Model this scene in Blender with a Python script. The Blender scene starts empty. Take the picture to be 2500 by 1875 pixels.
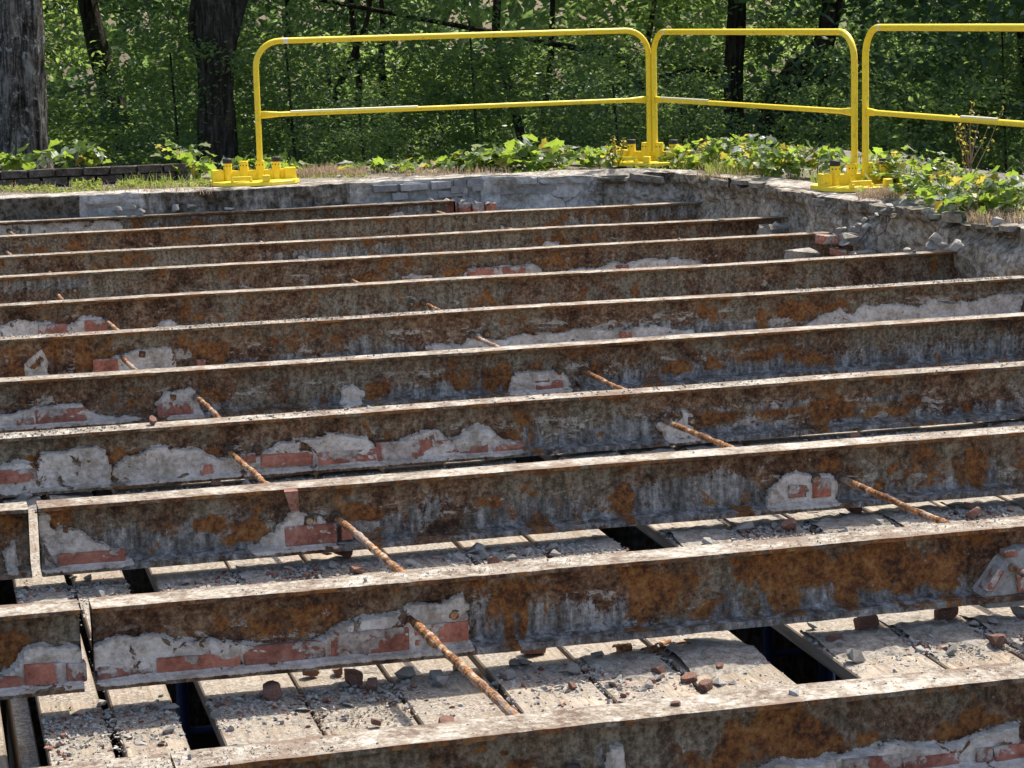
import bpy, bmesh, math, random
import numpy as np
from mathutils import Vector, Matrix

random.seed(11)
rng = np.random.default_rng(11)
scene = bpy.context.scene
col = scene.collection

# ------------------------------------------------------------------ camera
CAM_H = 1.47
FPX = 5560.0                      # focal length for a 2500 px wide frame
YAW, PITCH, ROLL = [math.radians(v) for v in (14.68, 9.39, -1.48)]
cy, sy, cp, sp = math.cos(YAW), math.sin(YAW), math.cos(PITCH), math.sin(PITCH)
fwd = np.array([sy * cp, cy * cp, -sp])
rgt = np.array([cy, -sy, 0.0])
upv = np.cross(rgt, fwd)
c_, s_ = math.cos(ROLL), math.sin(ROLL)
rgt, upv = c_ * rgt + s_ * upv, -s_ * rgt + c_ * upv
cam_d = bpy.data.cameras.new('camera')
cam = bpy.data.objects.new('camera', cam_d)
col.objects.link(cam)
cam_d.sensor_width = 36
cam_d.lens = FPX / 2500 * 36
cam_d.clip_start = 0.1
cam_d.clip_end = 2000
m = Matrix.Identity(4)
for i in range(3):
    m[i][0], m[i][1], m[i][2] = rgt[i], upv[i], -fwd[i]
m[0][3], m[1][3], m[2][3] = 0, 0, CAM_H
cam.matrix_world = m
scene.camera = cam

# ------------------------------------------------------------------ light
SUN_DIR = Vector((0.54, 0.45, 1.0)).normalized()
world = bpy.data.worlds.new('World')
scene.world = world
world.use_nodes = True
wn = world.node_tree
bg = wn.nodes['Background']
sky = wn.nodes.new('ShaderNodeTexSky')
sky.sky_type = 'NISHITA'
sky.sun_disc = False
sky.sun_elevation = math.asin(SUN_DIR.z)
sky.sun_rotation = math.atan2(SUN_DIR.x, SUN_DIR.y)
sky.dust_density = 3.0
sky.ozone_density = 0.5
wn.links.new(sky.outputs[0], bg.inputs[0])
bg.inputs[1].default_value = 0.15
sd = bpy.data.lights.new('sun', 'SUN')
sd.energy = 4.0
sd.angle = math.radians(0.5)
sd.color = (1.0, 0.94, 0.83)
sun = bpy.data.objects.new('sun', sd)
col.objects.link(sun)
sun.rotation_euler = SUN_DIR.to_track_quat('Z', 'Y').to_euler()
scene.view_settings.view_transform = 'Standard'
scene.view_settings.look = 'None'
scene.view_settings.exposure = 0.85
scene.view_settings.gamma = 1
scene.view_settings.use_curve_mapping = False


def ray(px, py):
    return (px - 1250) / FPX * rgt - (py - 937.5) / FPX * upv + fwd


def on_z(px, py, z=0.0):
    d = ray(px, py)
    t = (z - CAM_H) / d[2]
    return np.array([0, 0, CAM_H]) + t * d


def on_y(px, py, Y):
    d = ray(px, py)
    return np.array([0, 0, CAM_H]) + d * (Y / d[1])


# ------------------------------------------------------------------ noise
def _hash(ix, iy, iz, seed):
    h = (ix.astype(np.int64) * 374761393 + iy.astype(np.int64) * 668265263 + iz.astype(np.int64) * 2147483647 + seed * 974711) & 0xFFFFFFFF
    h = ((h ^ (h >> 13)) * 1274126177) & 0xFFFFFFFF
    h = ((h ^ (h >> 16)) * 2246822519) & 0xFFFFFFFF
    return ((h ^ (h >> 15)) & 0xFFFFFF) / float(0xFFFFFF)


def vnoise(x, y, z, seed=0):
    x, y, z = np.broadcast_arrays(np.asarray(x, float), np.asarray(y, float), np.asarray(z, float))
    ix, iy, iz = np.floor(x), np.floor(y), np.floor(z)
    fx, fy, fz = x - ix, y - iy, z - iz
    fx, fy, fz = [t * t * (3 - 2 * t) for t in (fx, fy, fz)]
    r = 0
    for a in (0, 1):
        for b in (0, 1):
            for c in (0, 1):
                w = (fx if a else 1 - fx) * (fy if b else 1 - fy) * (fz if c else 1 - fz)
                r = r + w * _hash(ix + a, iy + b, iz + c, seed)
    return r * 2 - 1


def fbm(x, y, z, seed=0, oct=4, gain=0.5):
    r, a, f = 0, 1.0, 1.0
    for o in range(oct):
        r = r + a * vnoise(np.asarray(x) * f, np.asarray(y) * f, np.asarray(z) * f, seed + o * 17)
        a *= gain
        f *= 2.03
    return r


def sstep(a, b, x):
    t = np.clip((x - a) / (b - a), 0, 1)
    return t * t * (3 - 2 * t)


# ------------------------------------------------------------------ object helpers
def tag(o, label=None, cat=None, group=None, kind=None):
    if label: o['label'] = label
    if cat: o['category'] = cat
    if group: o['group'] = group
    if kind: o['kind'] = kind
    return o


def link(name, me, parent=None, loc=None):
    o = bpy.data.objects.new(name, me)
    col.objects.link(o)
    if parent is not None: o.parent = parent
    if loc is not None: o.location = loc
    return o


def empty(name, loc=(0, 0, 0), rz=0):
    o = bpy.data.objects.new(name, None)
    col.objects.link(o)
    o.empty_display_size = 0.1
    o.location = loc
    o.rotation_euler = (0, 0, rz)
    return o


def np_mesh(name, V, F, mat=None, smooth=False, attr=None):
    """V (n,3); F (m,k) all faces with k corners."""
    V = np.asarray(V, np.float32)
    F = np.asarray(F, np.int32)
    me = bpy.data.meshes.new(name)
    me.vertices.add(len(V))
    me.vertices.foreach_set('co', V.ravel())
    k = F.shape[1]
    me.loops.add(F.size)
    me.loops.foreach_set('vertex_index', F.ravel())
    me.polygons.add(len(F))
    me.polygons.foreach_set('loop_start', np.arange(0, F.size, k, dtype=np.int32))
    me.polygons.foreach_set('loop_total', np.full(len(F), k, np.int32))
    me.polygons.foreach_set('use_smooth', np.full(len(F), smooth, bool))
    me.update(calc_edges=True)
    me.validate()
    if attr:
        for an, dat in attr.items():
            a = me.attributes.new(an, 'FLOAT_COLOR', 'POINT')
            d = np.ones((len(V), 4), np.float32)
            d[:, :dat.shape[1]] = dat
            a.data.foreach_set('color', d.ravel())
    if mat: me.materials.append(mat)
    return me


def bm_mesh(name, bm, mat=None, smooth=False):
    me = bpy.data.meshes.new(name)
    bmesh.ops.recalc_face_normals(bm, faces=bm.faces)
    bm.to_mesh(me)
    bm.free()
    if smooth:
        me.polygons.foreach_set('use_smooth', [True] * len(me.polygons))
    if mat: me.materials.append(mat)
    return me


def bm_box(bm, c, s, rot=None, bev=0.0):
    M = Matrix.Translation(Vector(c))
    if rot: M = M @ rot
    r = bmesh.ops.create_cube(bm, size=1, matrix=M @ Matrix.Diagonal((*s, 1)))
    if bev:
        es = list({e for v in r['verts'] for e in v.link_edges})
        bmesh.ops.bevel(bm, geom=es, offset=bev, segments=1, affect='EDGES')


def tube_np(P, Rr, nseg=10, closed_ends=True):
    """tube through points P with radii Rr -> V, F (quads)"""
    P = np.asarray(P, float)
    n = len(P)
    Rr = np.broadcast_to(np.asarray(Rr, float), (n,))
    T = np.gradient(P, axis=0)
    T /= np.linalg.norm(T, axis=1)[:, None] + 1e-9
    ref = np.array([0, 0, 1.0]) if abs(T[0][2]) < 0.8 else np.array([1.0, 0, 0])
    V = []
    N = np.cross(T[0], ref); N /= np.linalg.norm(N)
    a = np.linspace(0, 2 * np.pi, nseg, endpoint=False)
    for i in range(n):
        N = N - T[i] * (N @ T[i]); N /= np.linalg.norm(N)
        Bn = np.cross(T[i], N)
        V.append(P[i] + Rr[i] * (np.cos(a)[:, None] * N + np.sin(a)[:, None] * Bn))
    V = np.concatenate(V)
    i, j = np.meshgrid(np.arange(n - 1), np.arange(nseg), indexing='ij')
    F = np.stack([i * nseg + j, i * nseg + (j + 1) % nseg, (i + 1) * nseg + (j + 1) % nseg, (i + 1) * nseg + j], -1).reshape(-1, 4)
    if closed_ends:
        V = np.concatenate([V, P[:1], P[-1:]])
        c0, c1 = len(V) - 2, len(V) - 1
        e = []
        for j in range(0, nseg, 2):
            e.append([c0, (j + 2) % nseg, (j + 1) % nseg, j])
            b = (n - 1) * nseg
            e.append([c1, b + j, b + (j + 1) % nseg, b + (j + 2) % nseg])
        F = np.concatenate([F, np.array(e)])
    return V, F


def hull_mesh(name, pts, mat):
    bm = bmesh.new()
    for p in pts: bm.verts.new(p)
    r = bmesh.ops.convex_hull(bm, input=bm.verts)
    bmesh.ops.delete(bm, geom=[v for v in bm.verts if not v.link_faces], context='VERTS')
    return bm_mesh(name, bm, mat)


# ------------------------------------------------------------------ materials
class NT:
    def __init__(s, name):
        s.m = bpy.data.materials.new(name)
        s.m.use_nodes = True
        s.t = s.m.node_tree
        s.b = s.t.nodes['Principled BSDF']
        s.out = s.t.nodes['Material Output']

    def n(s, typ, **kw):
        o = s.t.nodes.new('ShaderNode' + typ)
        for k, v in kw.items():
            if k.startswith('i_'):
                o.inputs[k[2:].replace('_', ' ')].default_value = v
            else:
                setattr(o, k, v)
        return o

    def l(s, a, b): s.t.links.new(a, b)

    def coord(s, kind='Object', scale=(1, 1, 1), rnd=True):
        tc = s.n('TexCoord')
        mp = s.n('Mapping')
        mp.inputs['Scale'].default_value = scale
        s.l(tc.outputs[kind], mp.inputs[0])
        if rnd:
            oi = s.n('ObjectInfo')
            mu = s.n('Math', operation='MULTIPLY')
            mu.inputs[1].default_value = 37.0
            s.l(oi.outputs['Random'], mu.inputs[0])
            s.l(mu.outputs[0], mp.inputs['Location'])
        return mp.outputs[0]

    def noise(s, vec, scale=5, detail=6, rough=0.6, dist=0.0):
        o = s.n('TexNoise')
        o.inputs['Scale'].default_value = scale
        o.inputs['Detail'].default_value = detail
        o.inputs['Roughness'].default_value = rough
        o.inputs['Distortion'].default_value = dist
        s.l(vec, o.inputs['Vector'])
        return o.outputs['Fac']

    def ramp(s, fac, stops):
        o = s.n('ValToRGB')
        e = o.color_ramp.elements
        while len(e) > 1: e.remove(e[-1])
        for i, (p, c) in enumerate(stops):
            if i == 0:
                e[0].position = p
                x = e[0]
            else:
                x = e.new(p)
            x.color = (*c, 1) if not isinstance(c, (int, float)) else (c, c, c, 1)
        s.l(fac, o.inputs[0])
        return o.outputs[0]

    def mix(s, fac, a, b, mode='MIX'):
        o = s.n('MixRGB', blend_type=mode)
        for i, v in ((0, fac), (1, a), (2, b)):
            if isinstance(v, (int, float)):
                o.inputs[i].default_value = v
            elif isinstance(v, tuple):
                o.inputs[i].default_value = (*v, 1)
            else:
                s.l(v, o.inputs[i])
        return o.outputs[0]

    def math(s, op, a, b=0.0, clamp=False):
        o = s.n('Math', operation=op, use_clamp=clamp)
        for i, v in ((0, a), (1, b)):
            if isinstance(v, (int, float)):
                o.inputs[i].default_value = v
            else:
                s.l(v, o.inputs[i])
        return o.outputs[0]

    def thr(s, v, lo, hi):
        o = s.n('MapRange', clamp=True)
        o.inputs['From Min'].default_value = lo
        o.inputs['From Max'].default_value = hi
        s.l(v, o.inputs['Value'])
        return o.outputs[0]

    def bump(s, h, strength=0.5, dist=0.01, prev=None):
        o = s.n('Bump')
        o.inputs['Strength'].default_value = strength
        o.inputs['Distance'].default_value = dist
        s.l(h, o.inputs['Height'])
        if prev is not None: s.l(prev, o.inputs['Normal'])
        return o.outputs[0]

    def fin(s, c, rough=0.85, nrm=None, spec=0.25, metal=0.0):
        if isinstance(c, tuple): s.b.inputs['Base Color'].default_value = (*c, 1)
        else: s.l(c, s.b.inputs['Base Color'])
        if isinstance(rough, (int, float)): s.b.inputs['Roughness'].default_value = rough
        else: s.l(rough, s.b.inputs['Roughness'])
        s.b.inputs['Specular IOR Level'].default_value = spec
        s.b.inputs['Metallic'].default_value = metal
        if nrm is not None: s.l(nrm, s.b.inputs['Normal'])
        return s.m


def mat_beam():
    s = NT('rusty_beam_steel')
    v = s.coord()
    big = s.noise(v, 2.2, 5, .65)
    med = s.noise(v, 11, 7, .7, .4)
    fine = s.noise(v, 60, 6, .75)
    vs = s.coord(scale=(1, 1, .16))
    streak = s.noise(vs, 26, 6, .7)
    base = s.ramp(s.math('ADD', s.math('MULTIPLY', med, .5), s.math('MULTIPLY', fine, .5)), [(.41, (.026, .013, .008)), (.47, (.09, .045, .025)), (.53, (.18, .105, .06)), (.59, (.30, .215, .145))])
    olive = s.ramp(s.math('ADD', s.math('MULTIPLY', streak, .4), s.math('MULTIPLY', fine, .6)), [(.42, (.07, .052, .034)), (.5, (.17, .14, .10)), (.58, (.30, .26, .20))])
    b2 = s.noise(v, 5.5, 9, .72, .5)
    c = s.mix(s.thr(s.math('ADD', big, s.math('MULTIPLY', b2, .6)), .72, .86), base, olive)
    # warm orange rust field
    at = s.n('Attribute', attribute_name='fld')
    sep = s.n('SeparateColor')
    s.l(at.outputs['Color'], sep.inputs[0])
    M, G, Rr = sep.outputs[0], sep.outputs[1], sep.outputs[2]
    nj = s.math('MULTIPLY', s.math('SUBTRACT', med, .5), 2.6)
    b2 = s.noise(v, 5.5, 9, .72, .5)
    nb = s.math('MULTIPLY', s.math('SUBTRACT', b2, .5), 5.6)
    nf = s.math('MULTIPLY', s.math('SUBTRACT', fine, .5), 1.3)
    ns = s.math('MULTIPLY', s.math('SUBTRACT', streak, .5), 1.7)
    rust = s.ramp(s.math('ADD', s.math('MULTIPLY', fine, .6), s.math('MULTIPLY', med, .45)), [(.42, (.04, .018, .010)), (.48, (.10, .04, .015)), (.53, (.18, .07, .021)), (.58, (.24, .105, .03)), (.65, (.29, .17, .075))])
    spots = s.thr(s.noise(vs, 15, 9, .75, .6), .56, .64)
    tcz = s.n('TexCoord'); sz_ = s.n('SeparateXYZ'); s.l(tcz.outputs['Object'], sz_.inputs[0])
    low = s.thr(s.math('MULTIPLY', sz_.outputs[2], -1.0), .045, .085)
    c = s.mix(s.math('MULTIPLY', s.math('MULTIPLY', spots, low), .4), c, rust)
    vh = s.coord(scale=(.4, 1, 1))
    oi2 = s.n('ObjectInfo')
    band = s.math('MULTIPLY', s.thr(s.math('MULTIPLY', sz_.outputs[2], -1.0), .06, .09), s.thr(s.math('ADD', s.math('MULTIPLY', sz_.outputs[2], 1.0), 0.0), -.205, -.17))
    lime = s.math('MULTIPLY', s.thr(s.math('ADD', s.noise(vh, 15, 9, .74, .5), s.math('ADD', .03, s.math('MULTIPLY', s.math('SUBTRACT', at.outputs['Alpha'], 1.0), .07))), .585, .60), band)
    c = s.mix(s.math('MULTIPLY', lime, .85), c, s.ramp(fine, [(.4, (.30, .265, .22)), (.6, (.50, .47, .42))]))
    blis = s.thr(s.noise(v, 19, 4, .55, .3), .60, .615)
    c = s.mix(s.math('MULTIPLY', s.math('MULTIPLY', blis, low), .85), c, s.ramp(fine, [(.4, (.05, .024, .014)), (.6, (.17, .075, .028))]))
    pit = s.thr(s.noise(v, 34, 5, .6), .60, .66)
    c = s.mix(s.math('MULTIPLY', pit, .6), c, (.035, .02, .013))
    rm = s.thr(s.math('ADD', s.math('ADD', s.math('ADD', s.math('MULTIPLY', Rr, .95), nb), s.math('MULTIPLY', ns, .45)), nf), .50, .60)
    # blue-grey mill scale / lime wash
    grey = s.ramp(s.math('ADD', s.math('MULTIPLY', streak, .6), s.math('MULTIPLY', fine, .45)), [(.42, (.05, .045, .04)), (.50, (.13, .122, .112)), (.56, (.23, .22, .205)), (.62, (.38, .365, .34)), (.7, (.50, .48, .445))])
    gm = s.thr(s.math('ADD', s.math('ADD', s.math('ADD', s.math('MULTIPLY', G, .9), s.math('MULTIPLY', nb, .7)), s.math('MULTIPLY', ns, .5)), nf), .44, .66)
    c = s.mix(gm, c, grey)
    c = s.mix(rm, c, rust)
    # pale flakes of lime on the brown
    fl = s.thr(s.noise(v, 21, 9, .78, .2), .625, .65)
    c = s.mix(s.math('MULTIPLY', fl, .7), c, (.36, .34, .31))
    # mortar
    mort = s.ramp(s.math('ADD', s.math('MULTIPLY', fine, .55), s.math('MULTIPLY', med, .5)), [(.40, (.27, .215, .17)), (.48, (.46, .395, .335)), (.56, (.61, .545, .48)), (.66, (.72, .665, .605))])
    stain = s.thr(s.noise(v, 8, 8, .7), .50, .60)
    mort = s.mix(s.math('MULTIPLY', stain, .55), mort, (.21, .17, .115))
    mm = s.thr(s.math('ADD', s.math('ADD', M, s.math('MULTIPLY', nj, .35)), s.math('MULTIPLY', nf, .35)), .47, .52)
    # brown blisters on mortar
    bl = s.thr(s.noise(v, 13, 5, .6, .5), .60, .62)
    mm = s.math('MULTIPLY', mm, s.math('SUBTRACT', 1.0, bl))
    c = s.mix(mm, c, mort)
    # top flange: pale dust lying on upward faces of the steel (thin lime dust layer)
    geo = s.n('NewGeometry')
    sx = s.n('SeparateXYZ'); s.l(geo.outputs['Normal'], sx.inputs[0])
    up = s.thr(sx.outputs[2], .75, .92)
    dn = s.noise(v, 9, 8, .75)
    dust = s.ramp(s.math('ADD', s.math('MULTIPLY', dn, .5), s.math('MULTIPLY', fine, .5)), [(.41, (.10, .062, .042)), (.47, (.19, .15, .112)), (.53, (.31, .275, .225)), (.61, (.47, .44, .39))])
    rimc = s.thr(s.math('ADD', Rr, s.math('ADD', nb, nf)), .28, .8)
    dust = s.mix(s.math('MULTIPLY', rimc, .85), dust, (.16, .10, .068))
    up = s.math('MULTIPLY', up, s.thr(sz_.outputs[2], -.06, -.03))
    c = s.mix(up, c, dust)
    h = s.math('ADD', s.math('MULTIPLY', fine, .6), s.math('MULTIPLY', med, .8))
    h = s.math('ADD', h, s.math('MULTIPLY', mm, .8))
    h = s.math('ADD', h, s.math('MULTIPLY', rm, .3))
    n = s.bump(h, .55, .006)
    return s.fin(c, .82, n, .3)


def mat_stone(name, stops, scale=14, bumpd=.006, spec=.2, strength=.7, spots=None):
    s = NT(name)
    v = s.coord()
    a = s.noise(v, scale, 8, .7, .3)
    b = s.noise(v, scale * 5, 5, .7)
    f = s.math('ADD', s.math('MULTIPLY', a, .6), s.math('MULTIPLY', b, .42))
    c = s.ramp(f, stops)
    oi = s.n('ObjectInfo')
    tn = s.ramp(oi.outputs['Random'], [(0, .72), (1, 1.18)])
    c = s.mix(1.0, c, tn, 'MULTIPLY')
    if spots:
        k = s.thr(s.noise(v, scale * .5, 7, .7, .5), .55, .60)
        c = s.mix(k, c, spots)
    n = s.bump(f, strength, bumpd)
    return s.fin(c, .9, n, spec)


def mat_brick():
    s = NT('mortar_clad_brick')
    v = s.coord()
    a = s.noise(v, 10, 8, .7, .3)
    b = s.noise(v, 55, 5, .7)
    f = s.math('ADD', s.math('MULTIPLY', a, .6), s.math('MULTIPLY', b, .42))
    c = s.ramp(f, [(.38, (.17, .07, .048)), (.47, (.31, .12, .08)), (.55, (.42, .175, .12)), (.66, (.52, .28, .21))])
    oi = s.n('ObjectInfo')
    c = s.mix(1.0, c, s.ramp(oi.outputs['Random'], [(0, (.75, .8, .85)), (1, (1.15, 1.05, 1.0))]), 'MULTIPLY')
    tc = s.n('TexCoord'); sx = s.n('SeparateXYZ'); s.l(tc.outputs['Object'], sx.inputs[0])
    n1 = s.noise(v, 9, 7, .68, .4)
    k = s.math('ADD', s.math('MULTIPLY', s.math('SUBTRACT', n1, .5), 4.6), s.math('ADD', s.math('MULTIPLY', sx.outputs[2], 9.0), -.13))
    k = s.thr(s.math('ADD', k, s.math('MULTIPLY', s.math('SUBTRACT', b, .5), .5)), .0, .07)
    mort = s.ramp(f, [(.42, (.22, .17, .14)), (.50, (.37, .31, .265)), (.58, (.51, .445, .395)), (.66, (.62, .56, .51))])
    c = s.mix(k, c, mort)
    n = s.bump(s.math('ADD', f, s.math('MULTIPLY', k, .6)), .7, .005)
    return s.fin(c, .9, n, .2)


def mat_wood():
    s = NT('weathered_board')
    v = s.coord(scale=(1, .05, 1))
    g = s.noise(v, 90, 6, .6, .6)
    g2 = s.noise(v, 22, 4, .6, 1.2)
    v2 = s.coord()
    d = s.noise(v2, 5, 8, .7)
    fine = s.noise(v2, 90, 5, .8)
    w = s.ramp(s.math('ADD', s.math('MULTIPLY', g, .55), s.math('MULTIPLY', g2, .5)), [(.38, (.14, .108, .078)), (.48, (.25, .205, .155)), (.56, (.35, .30, .235)), (.66, (.43, .385, .315))])
    oi = s.n('ObjectInfo')
    tn = s.ramp(oi.outputs['Random'], [(0, (.85, .82, .78)), (.5, (1.05, .98, .92)), (1, (1.08, 1.05, 1.05))])
    w = s.mix(1.0, w, tn, 'MULTIPLY')
    dust = s.ramp(fine, [(.40, (.13, .105, .08)), (.5, (.28, .245, .20)), (.6, (.43, .385, .325))])
    red = s.thr(s.noise(v2, 3.2, 6, .6), .58, .75)
    dust = s.mix(s.math('MULTIPLY', red, .5), dust, (.38, .235, .18))
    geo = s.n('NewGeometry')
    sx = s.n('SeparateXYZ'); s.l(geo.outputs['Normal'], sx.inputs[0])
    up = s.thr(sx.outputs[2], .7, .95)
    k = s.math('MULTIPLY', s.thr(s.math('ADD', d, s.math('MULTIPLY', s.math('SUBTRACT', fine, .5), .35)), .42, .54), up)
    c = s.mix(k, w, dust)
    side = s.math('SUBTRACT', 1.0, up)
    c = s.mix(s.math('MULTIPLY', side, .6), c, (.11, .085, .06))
    h = s.math('ADD', s.math('MULTIPLY', g, .5), s.math('MULTIPLY', s.math('MULTIPLY', fine, k), 1.3))
    return s.fin(c, .85, s.bump(h, .6, .005), .2)


def mat_wall():
    s = NT('broken_masonry')
    v = s.coord(rnd=False)
    a = s.noise(v, 4, 8, .7, .5)
    b = s.noise(v, 22, 8, .75)
    vs = s.coord(scale=(1, 1, .25), rnd=False)
    st = s.noise(vs, 12, 6, .7)
    f = s.math('ADD', s.math('MULTIPLY', a, .5), s.math('MULTIPLY', b, .5))
    c = s.ramp(f, [(.40, (.11, .09, .068)), (.47, (.27, .24, .20)), (.53, (.43, .40, .36)), (.60, (.58, .555, .52))])
    at = s.n('Attribute', attribute_name='fld')
    sep = s.n('SeparateColor'); s.l(at.outputs['Color'], sep.inputs[0])
    dk = s.thr(s.math('ADD', sep.outputs[0], s.math('MULTIPLY', s.math('SUBTRACT', st, .5), 1.4)), .4, .75)
    c = s.mix(s.math('MULTIPLY', dk, .9), c, s.ramp(b, [(.42, (.025, .02, .014)), (.58, (.12, .098, .072))]))
    lt = s.thr(s.math('ADD', sep.outputs[1], s.math('MULTIPLY', s.math('SUBTRACT', a, .5), 1.2)), .4, .7)
    c = s.mix(s.math('MULTIPLY', lt, .85), c, s.ramp(f, [(.42, (.30, .30, .29)), (.58, (.60, .59, .575))]))
    tn = s.thr(s.math('ADD', sep.outputs[2], s.math('MULTIPLY', s.math('SUBTRACT', a, .5), 2.0)), .4, 1.1)
    c = s.mix(s.math('MULTIPLY', tn, .7), c, s.ramp(b, [(.42, (.10, .07, .043)), (.5, (.27, .205, .14)), (.58, (.43, .36, .27))]))
    red = s.thr(s.noise(v, 3.1, 6, .65, .4), .64, .70)
    c = s.mix(s.math('MULTIPLY', red, .45), c, (.32, .17, .12))
    vo = s.n('TexVoronoi', feature='DISTANCE_TO_EDGE')
    vo.inputs['Scale'].default_value = 3.4
    mp = s.mix(.12, v, s.noise(v, 6, 5, .7))
    s.l(mp, vo.inputs['Vector'])
    crack = s.math('MULTIPLY', s.math('SUBTRACT', 1.0, s.thr(vo.outputs['Distance'], .002, .010)), s.thr(s.noise(v, 1.3, 3, .5), .52, .58))
    c = s.mix(s.math('MULTIPLY', crack, .7), c, (.03, .026, .02))
    h = s.math('SUBTRACT', s.math('ADD', s.math('MULTIPLY', b, .9), s.math('MULTIPLY', a, .5)), crack)
    return s.fin(c, .92, s.bump(h, .8, .010), .15)


def mat_ground():
    s = NT('dirt_ground')
    v = s.coord(rnd=False)
    a = s.noise(v, 1.5, 8, .7, .3)
    b = s.noise(v, 24, 8, .8)
    f = s.math('ADD', s.math('MULTIPLY', a, .45), s.math('MULTIPLY', b, .55))
    c = s.ramp(f, [(.34, (.05, .042, .03)), (.46, (.14, .12, .095)), (.56, (.25, .225, .19)), (.68, (.38, .355, .32))])
    moss = s.thr(s.noise(v, 2.3, 6, .7), .55, .65)
    c = s.mix(s.math('MULTIPLY', moss, .45), c, (.06, .075, .02))
    # leaf litter away from the slab
    sx = s.n('SeparateXYZ'); s.l(v, sx.inputs[0])
    far = s.thr(s.math('MULTIPLY', sx.outputs[2], -1.0), -.15, .25)
    c = s.mix(far, c, s.ramp(b, [(.35, (.012, .014, .007)), (.6, (.04, .038, .02)), (.75, (.08, .085, .03))]))
    return s.fin(c, .95, s.bump(f, .9, .02), .1)


def mat_leaf(name, dark, light, trans, tw=.5, rough=.42, spec=.45):
    s = NT(name)
    at = s.n('Attribute', attribute_name='lv')
    sep = s.n('SeparateColor'); s.l(at.outputs['Color'], sep.inputs[0])
    oi = s.n('ObjectInfo')
    r = s.math('FRACT', s.math('ADD', sep.outputs[0], oi.outputs['Random']))
    c = s.ramp(r, [(0, dark), (1, light)])
    s.l(c, s.b.inputs['Base Color'])
    s.b.inputs['Roughness'].default_value = rough
    s.b.inputs['Specular IOR Level'].default_value = spec
    tr = s.n('BsdfTranslucent')
    tc = s.ramp(r, [(0, tuple(x * .7 for x in trans)), (1, trans)])
    s.l(tc, tr.inputs[0])
    mx = s.n('MixShader'); mx.inputs[0].default_value = tw
    s.l(s.b.outputs[0], mx.inputs[1]); s.l(tr.outputs[0], mx.inputs[2])
    s.l(mx.outputs[0], s.out.inputs[0])
    return s.m


def mat_yellow():
    s = NT('yellow_safety_paint')
    v = s.coord()
    a = s.noise(v, 9, 7, .7)
    b = s.noise(v, 60, 6, .7)
    c = s.mix(s.math('MULTIPLY', s.thr(a, .5, .75), .35), (.86, .63, .02), (.76, .54, .03))
    k = s.thr(s.math('ADD', s.math('MULTIPLY', a, .5), s.math('MULTIPLY', b, .5)), .62, .68)
    k2 = s.thr(s.noise(v, 26, 8, .75, .6), .57, .60)
    c = s.mix(s.math('MULTIPLY', k, .7), c, (.22, .17, .08))
    c = s.mix(s.math('MULTIPLY', k2, .55), c, (.42, .30, .06))
    return s.fin(c, s.ramp(a, [(.3, .36), (.7, .6)]), s.bump(b, .08, .002), .5)


def mat_bark(name, stops, lichen=True):
    s = NT(name)
    v = s.coord(scale=(1, 1, .16))
    r = s.noise(v, 20, 8, .65, .8)
    v2 = s.coord()
    f = s.noise(v2, 30, 6, .7)
    c = s.ramp(s.math('ADD', s.math('MULTIPLY', r, .7), s.math('MULTIPLY', f, .3)), stops)
    if lichen:
        k = s.thr(s.noise(v2, 13, 4, .6, .3), .60, .64)
        c = s.mix(s.math('MULTIPLY', k, .8), c, (.34, .36, .33))
    return s.fin(c, .95, s.bump(s.math('ADD', r, s.math('MULTIPLY', f, .3)), 1.0, .05), .1)


def mat_rod():
    s = NT('scaly_rust')
    v = s.coord()
    a = s.noise(v, 16, 7, .7, .6)
    b = s.noise(v, 70, 6, .7)
    f = s.math('ADD', s.math('MULTIPLY', a, .6), s.math('MULTIPLY', b, .45))
    c = s.ramp(f, [(.42, (.05, .022, .012)), (.49, (.15, .06, .022)), (.54, (.30, .14, .05)), (.58, (.40, .24, .12)), (.63, (.42, .40, .38))])
    wz = s.thr(s.noise(v, 4.5, 5, .7), .52, .62)
    c = s.mix(s.math('MULTIPLY', wz, .6), c, (.30, .27, .24))
    return s.fin(c, .85, s.bump(f, .9, .006), .25)


def simple(name, c, rough=.6, spec=.3, sc=30, amp=.25):
    s = NT(name)
    v = s.coord()
    a = s.noise(v, sc, 6, .7)
    k = s.mix(s.thr(a, .35, .7), tuple(x * (1 - amp) for x in c), tuple(min(1, x * (1 + amp)) for x in c))
    return s.fin(k, rough, s.bump(a, .2, .003), spec)


M_BEAM = mat_beam()
M_MORTAR = mat_stone('lime_mortar', [(.34, (.16, .15, .135)), (.46, (.28, .27, .25)), (.58, (.42, .41, .39)), (.72, (.54, .53, .51))])
M_BRICK = mat_brick()
M_BRICKC = mat_stone('broken_red_brick', [(.38, (.12, .058, .04)), (.47, (.22, .10, .068)), (.56, (.31, .165, .12)), (.66, (.42, .29, .23))], 14, .007, .2, .9, (.33, .275, .23))
M_GREYBRICK = mat_stone('mortar_smeared_brick', [(.34, (.16, .145, .135)), (.46, (.27, .26, .25)), (.58, (.38, .37, .365)), (.72, (.48, .47, .46))], 9, .006, .2, .7)
M_CRUST = mat_stone('dark_concrete_crust', [(.38, (.07, .058, .045)), (.47, (.15, .128, .10)), (.55, (.25, .22, .18)), (.66, (.36, .33, .285))], 9, .012, .15, 1.0)
M_DARKROUGH = mat_stone('weathered_block', [(.38, (.16, .14, .12)), (.47, (.26, .235, .205)), (.55, (.36, .335, .30)), (.66, (.48, .455, .42))], 12, .012, .15, 1.0)
M_DARKBRICK = mat_stone('dark_mossy_brick', [(.38, (.028, .022, .018)), (.47, (.07, .055, .047)), (.56, (.125, .10, .085)), (.66, (.21, .18, .155))], 12, .006)
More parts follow.
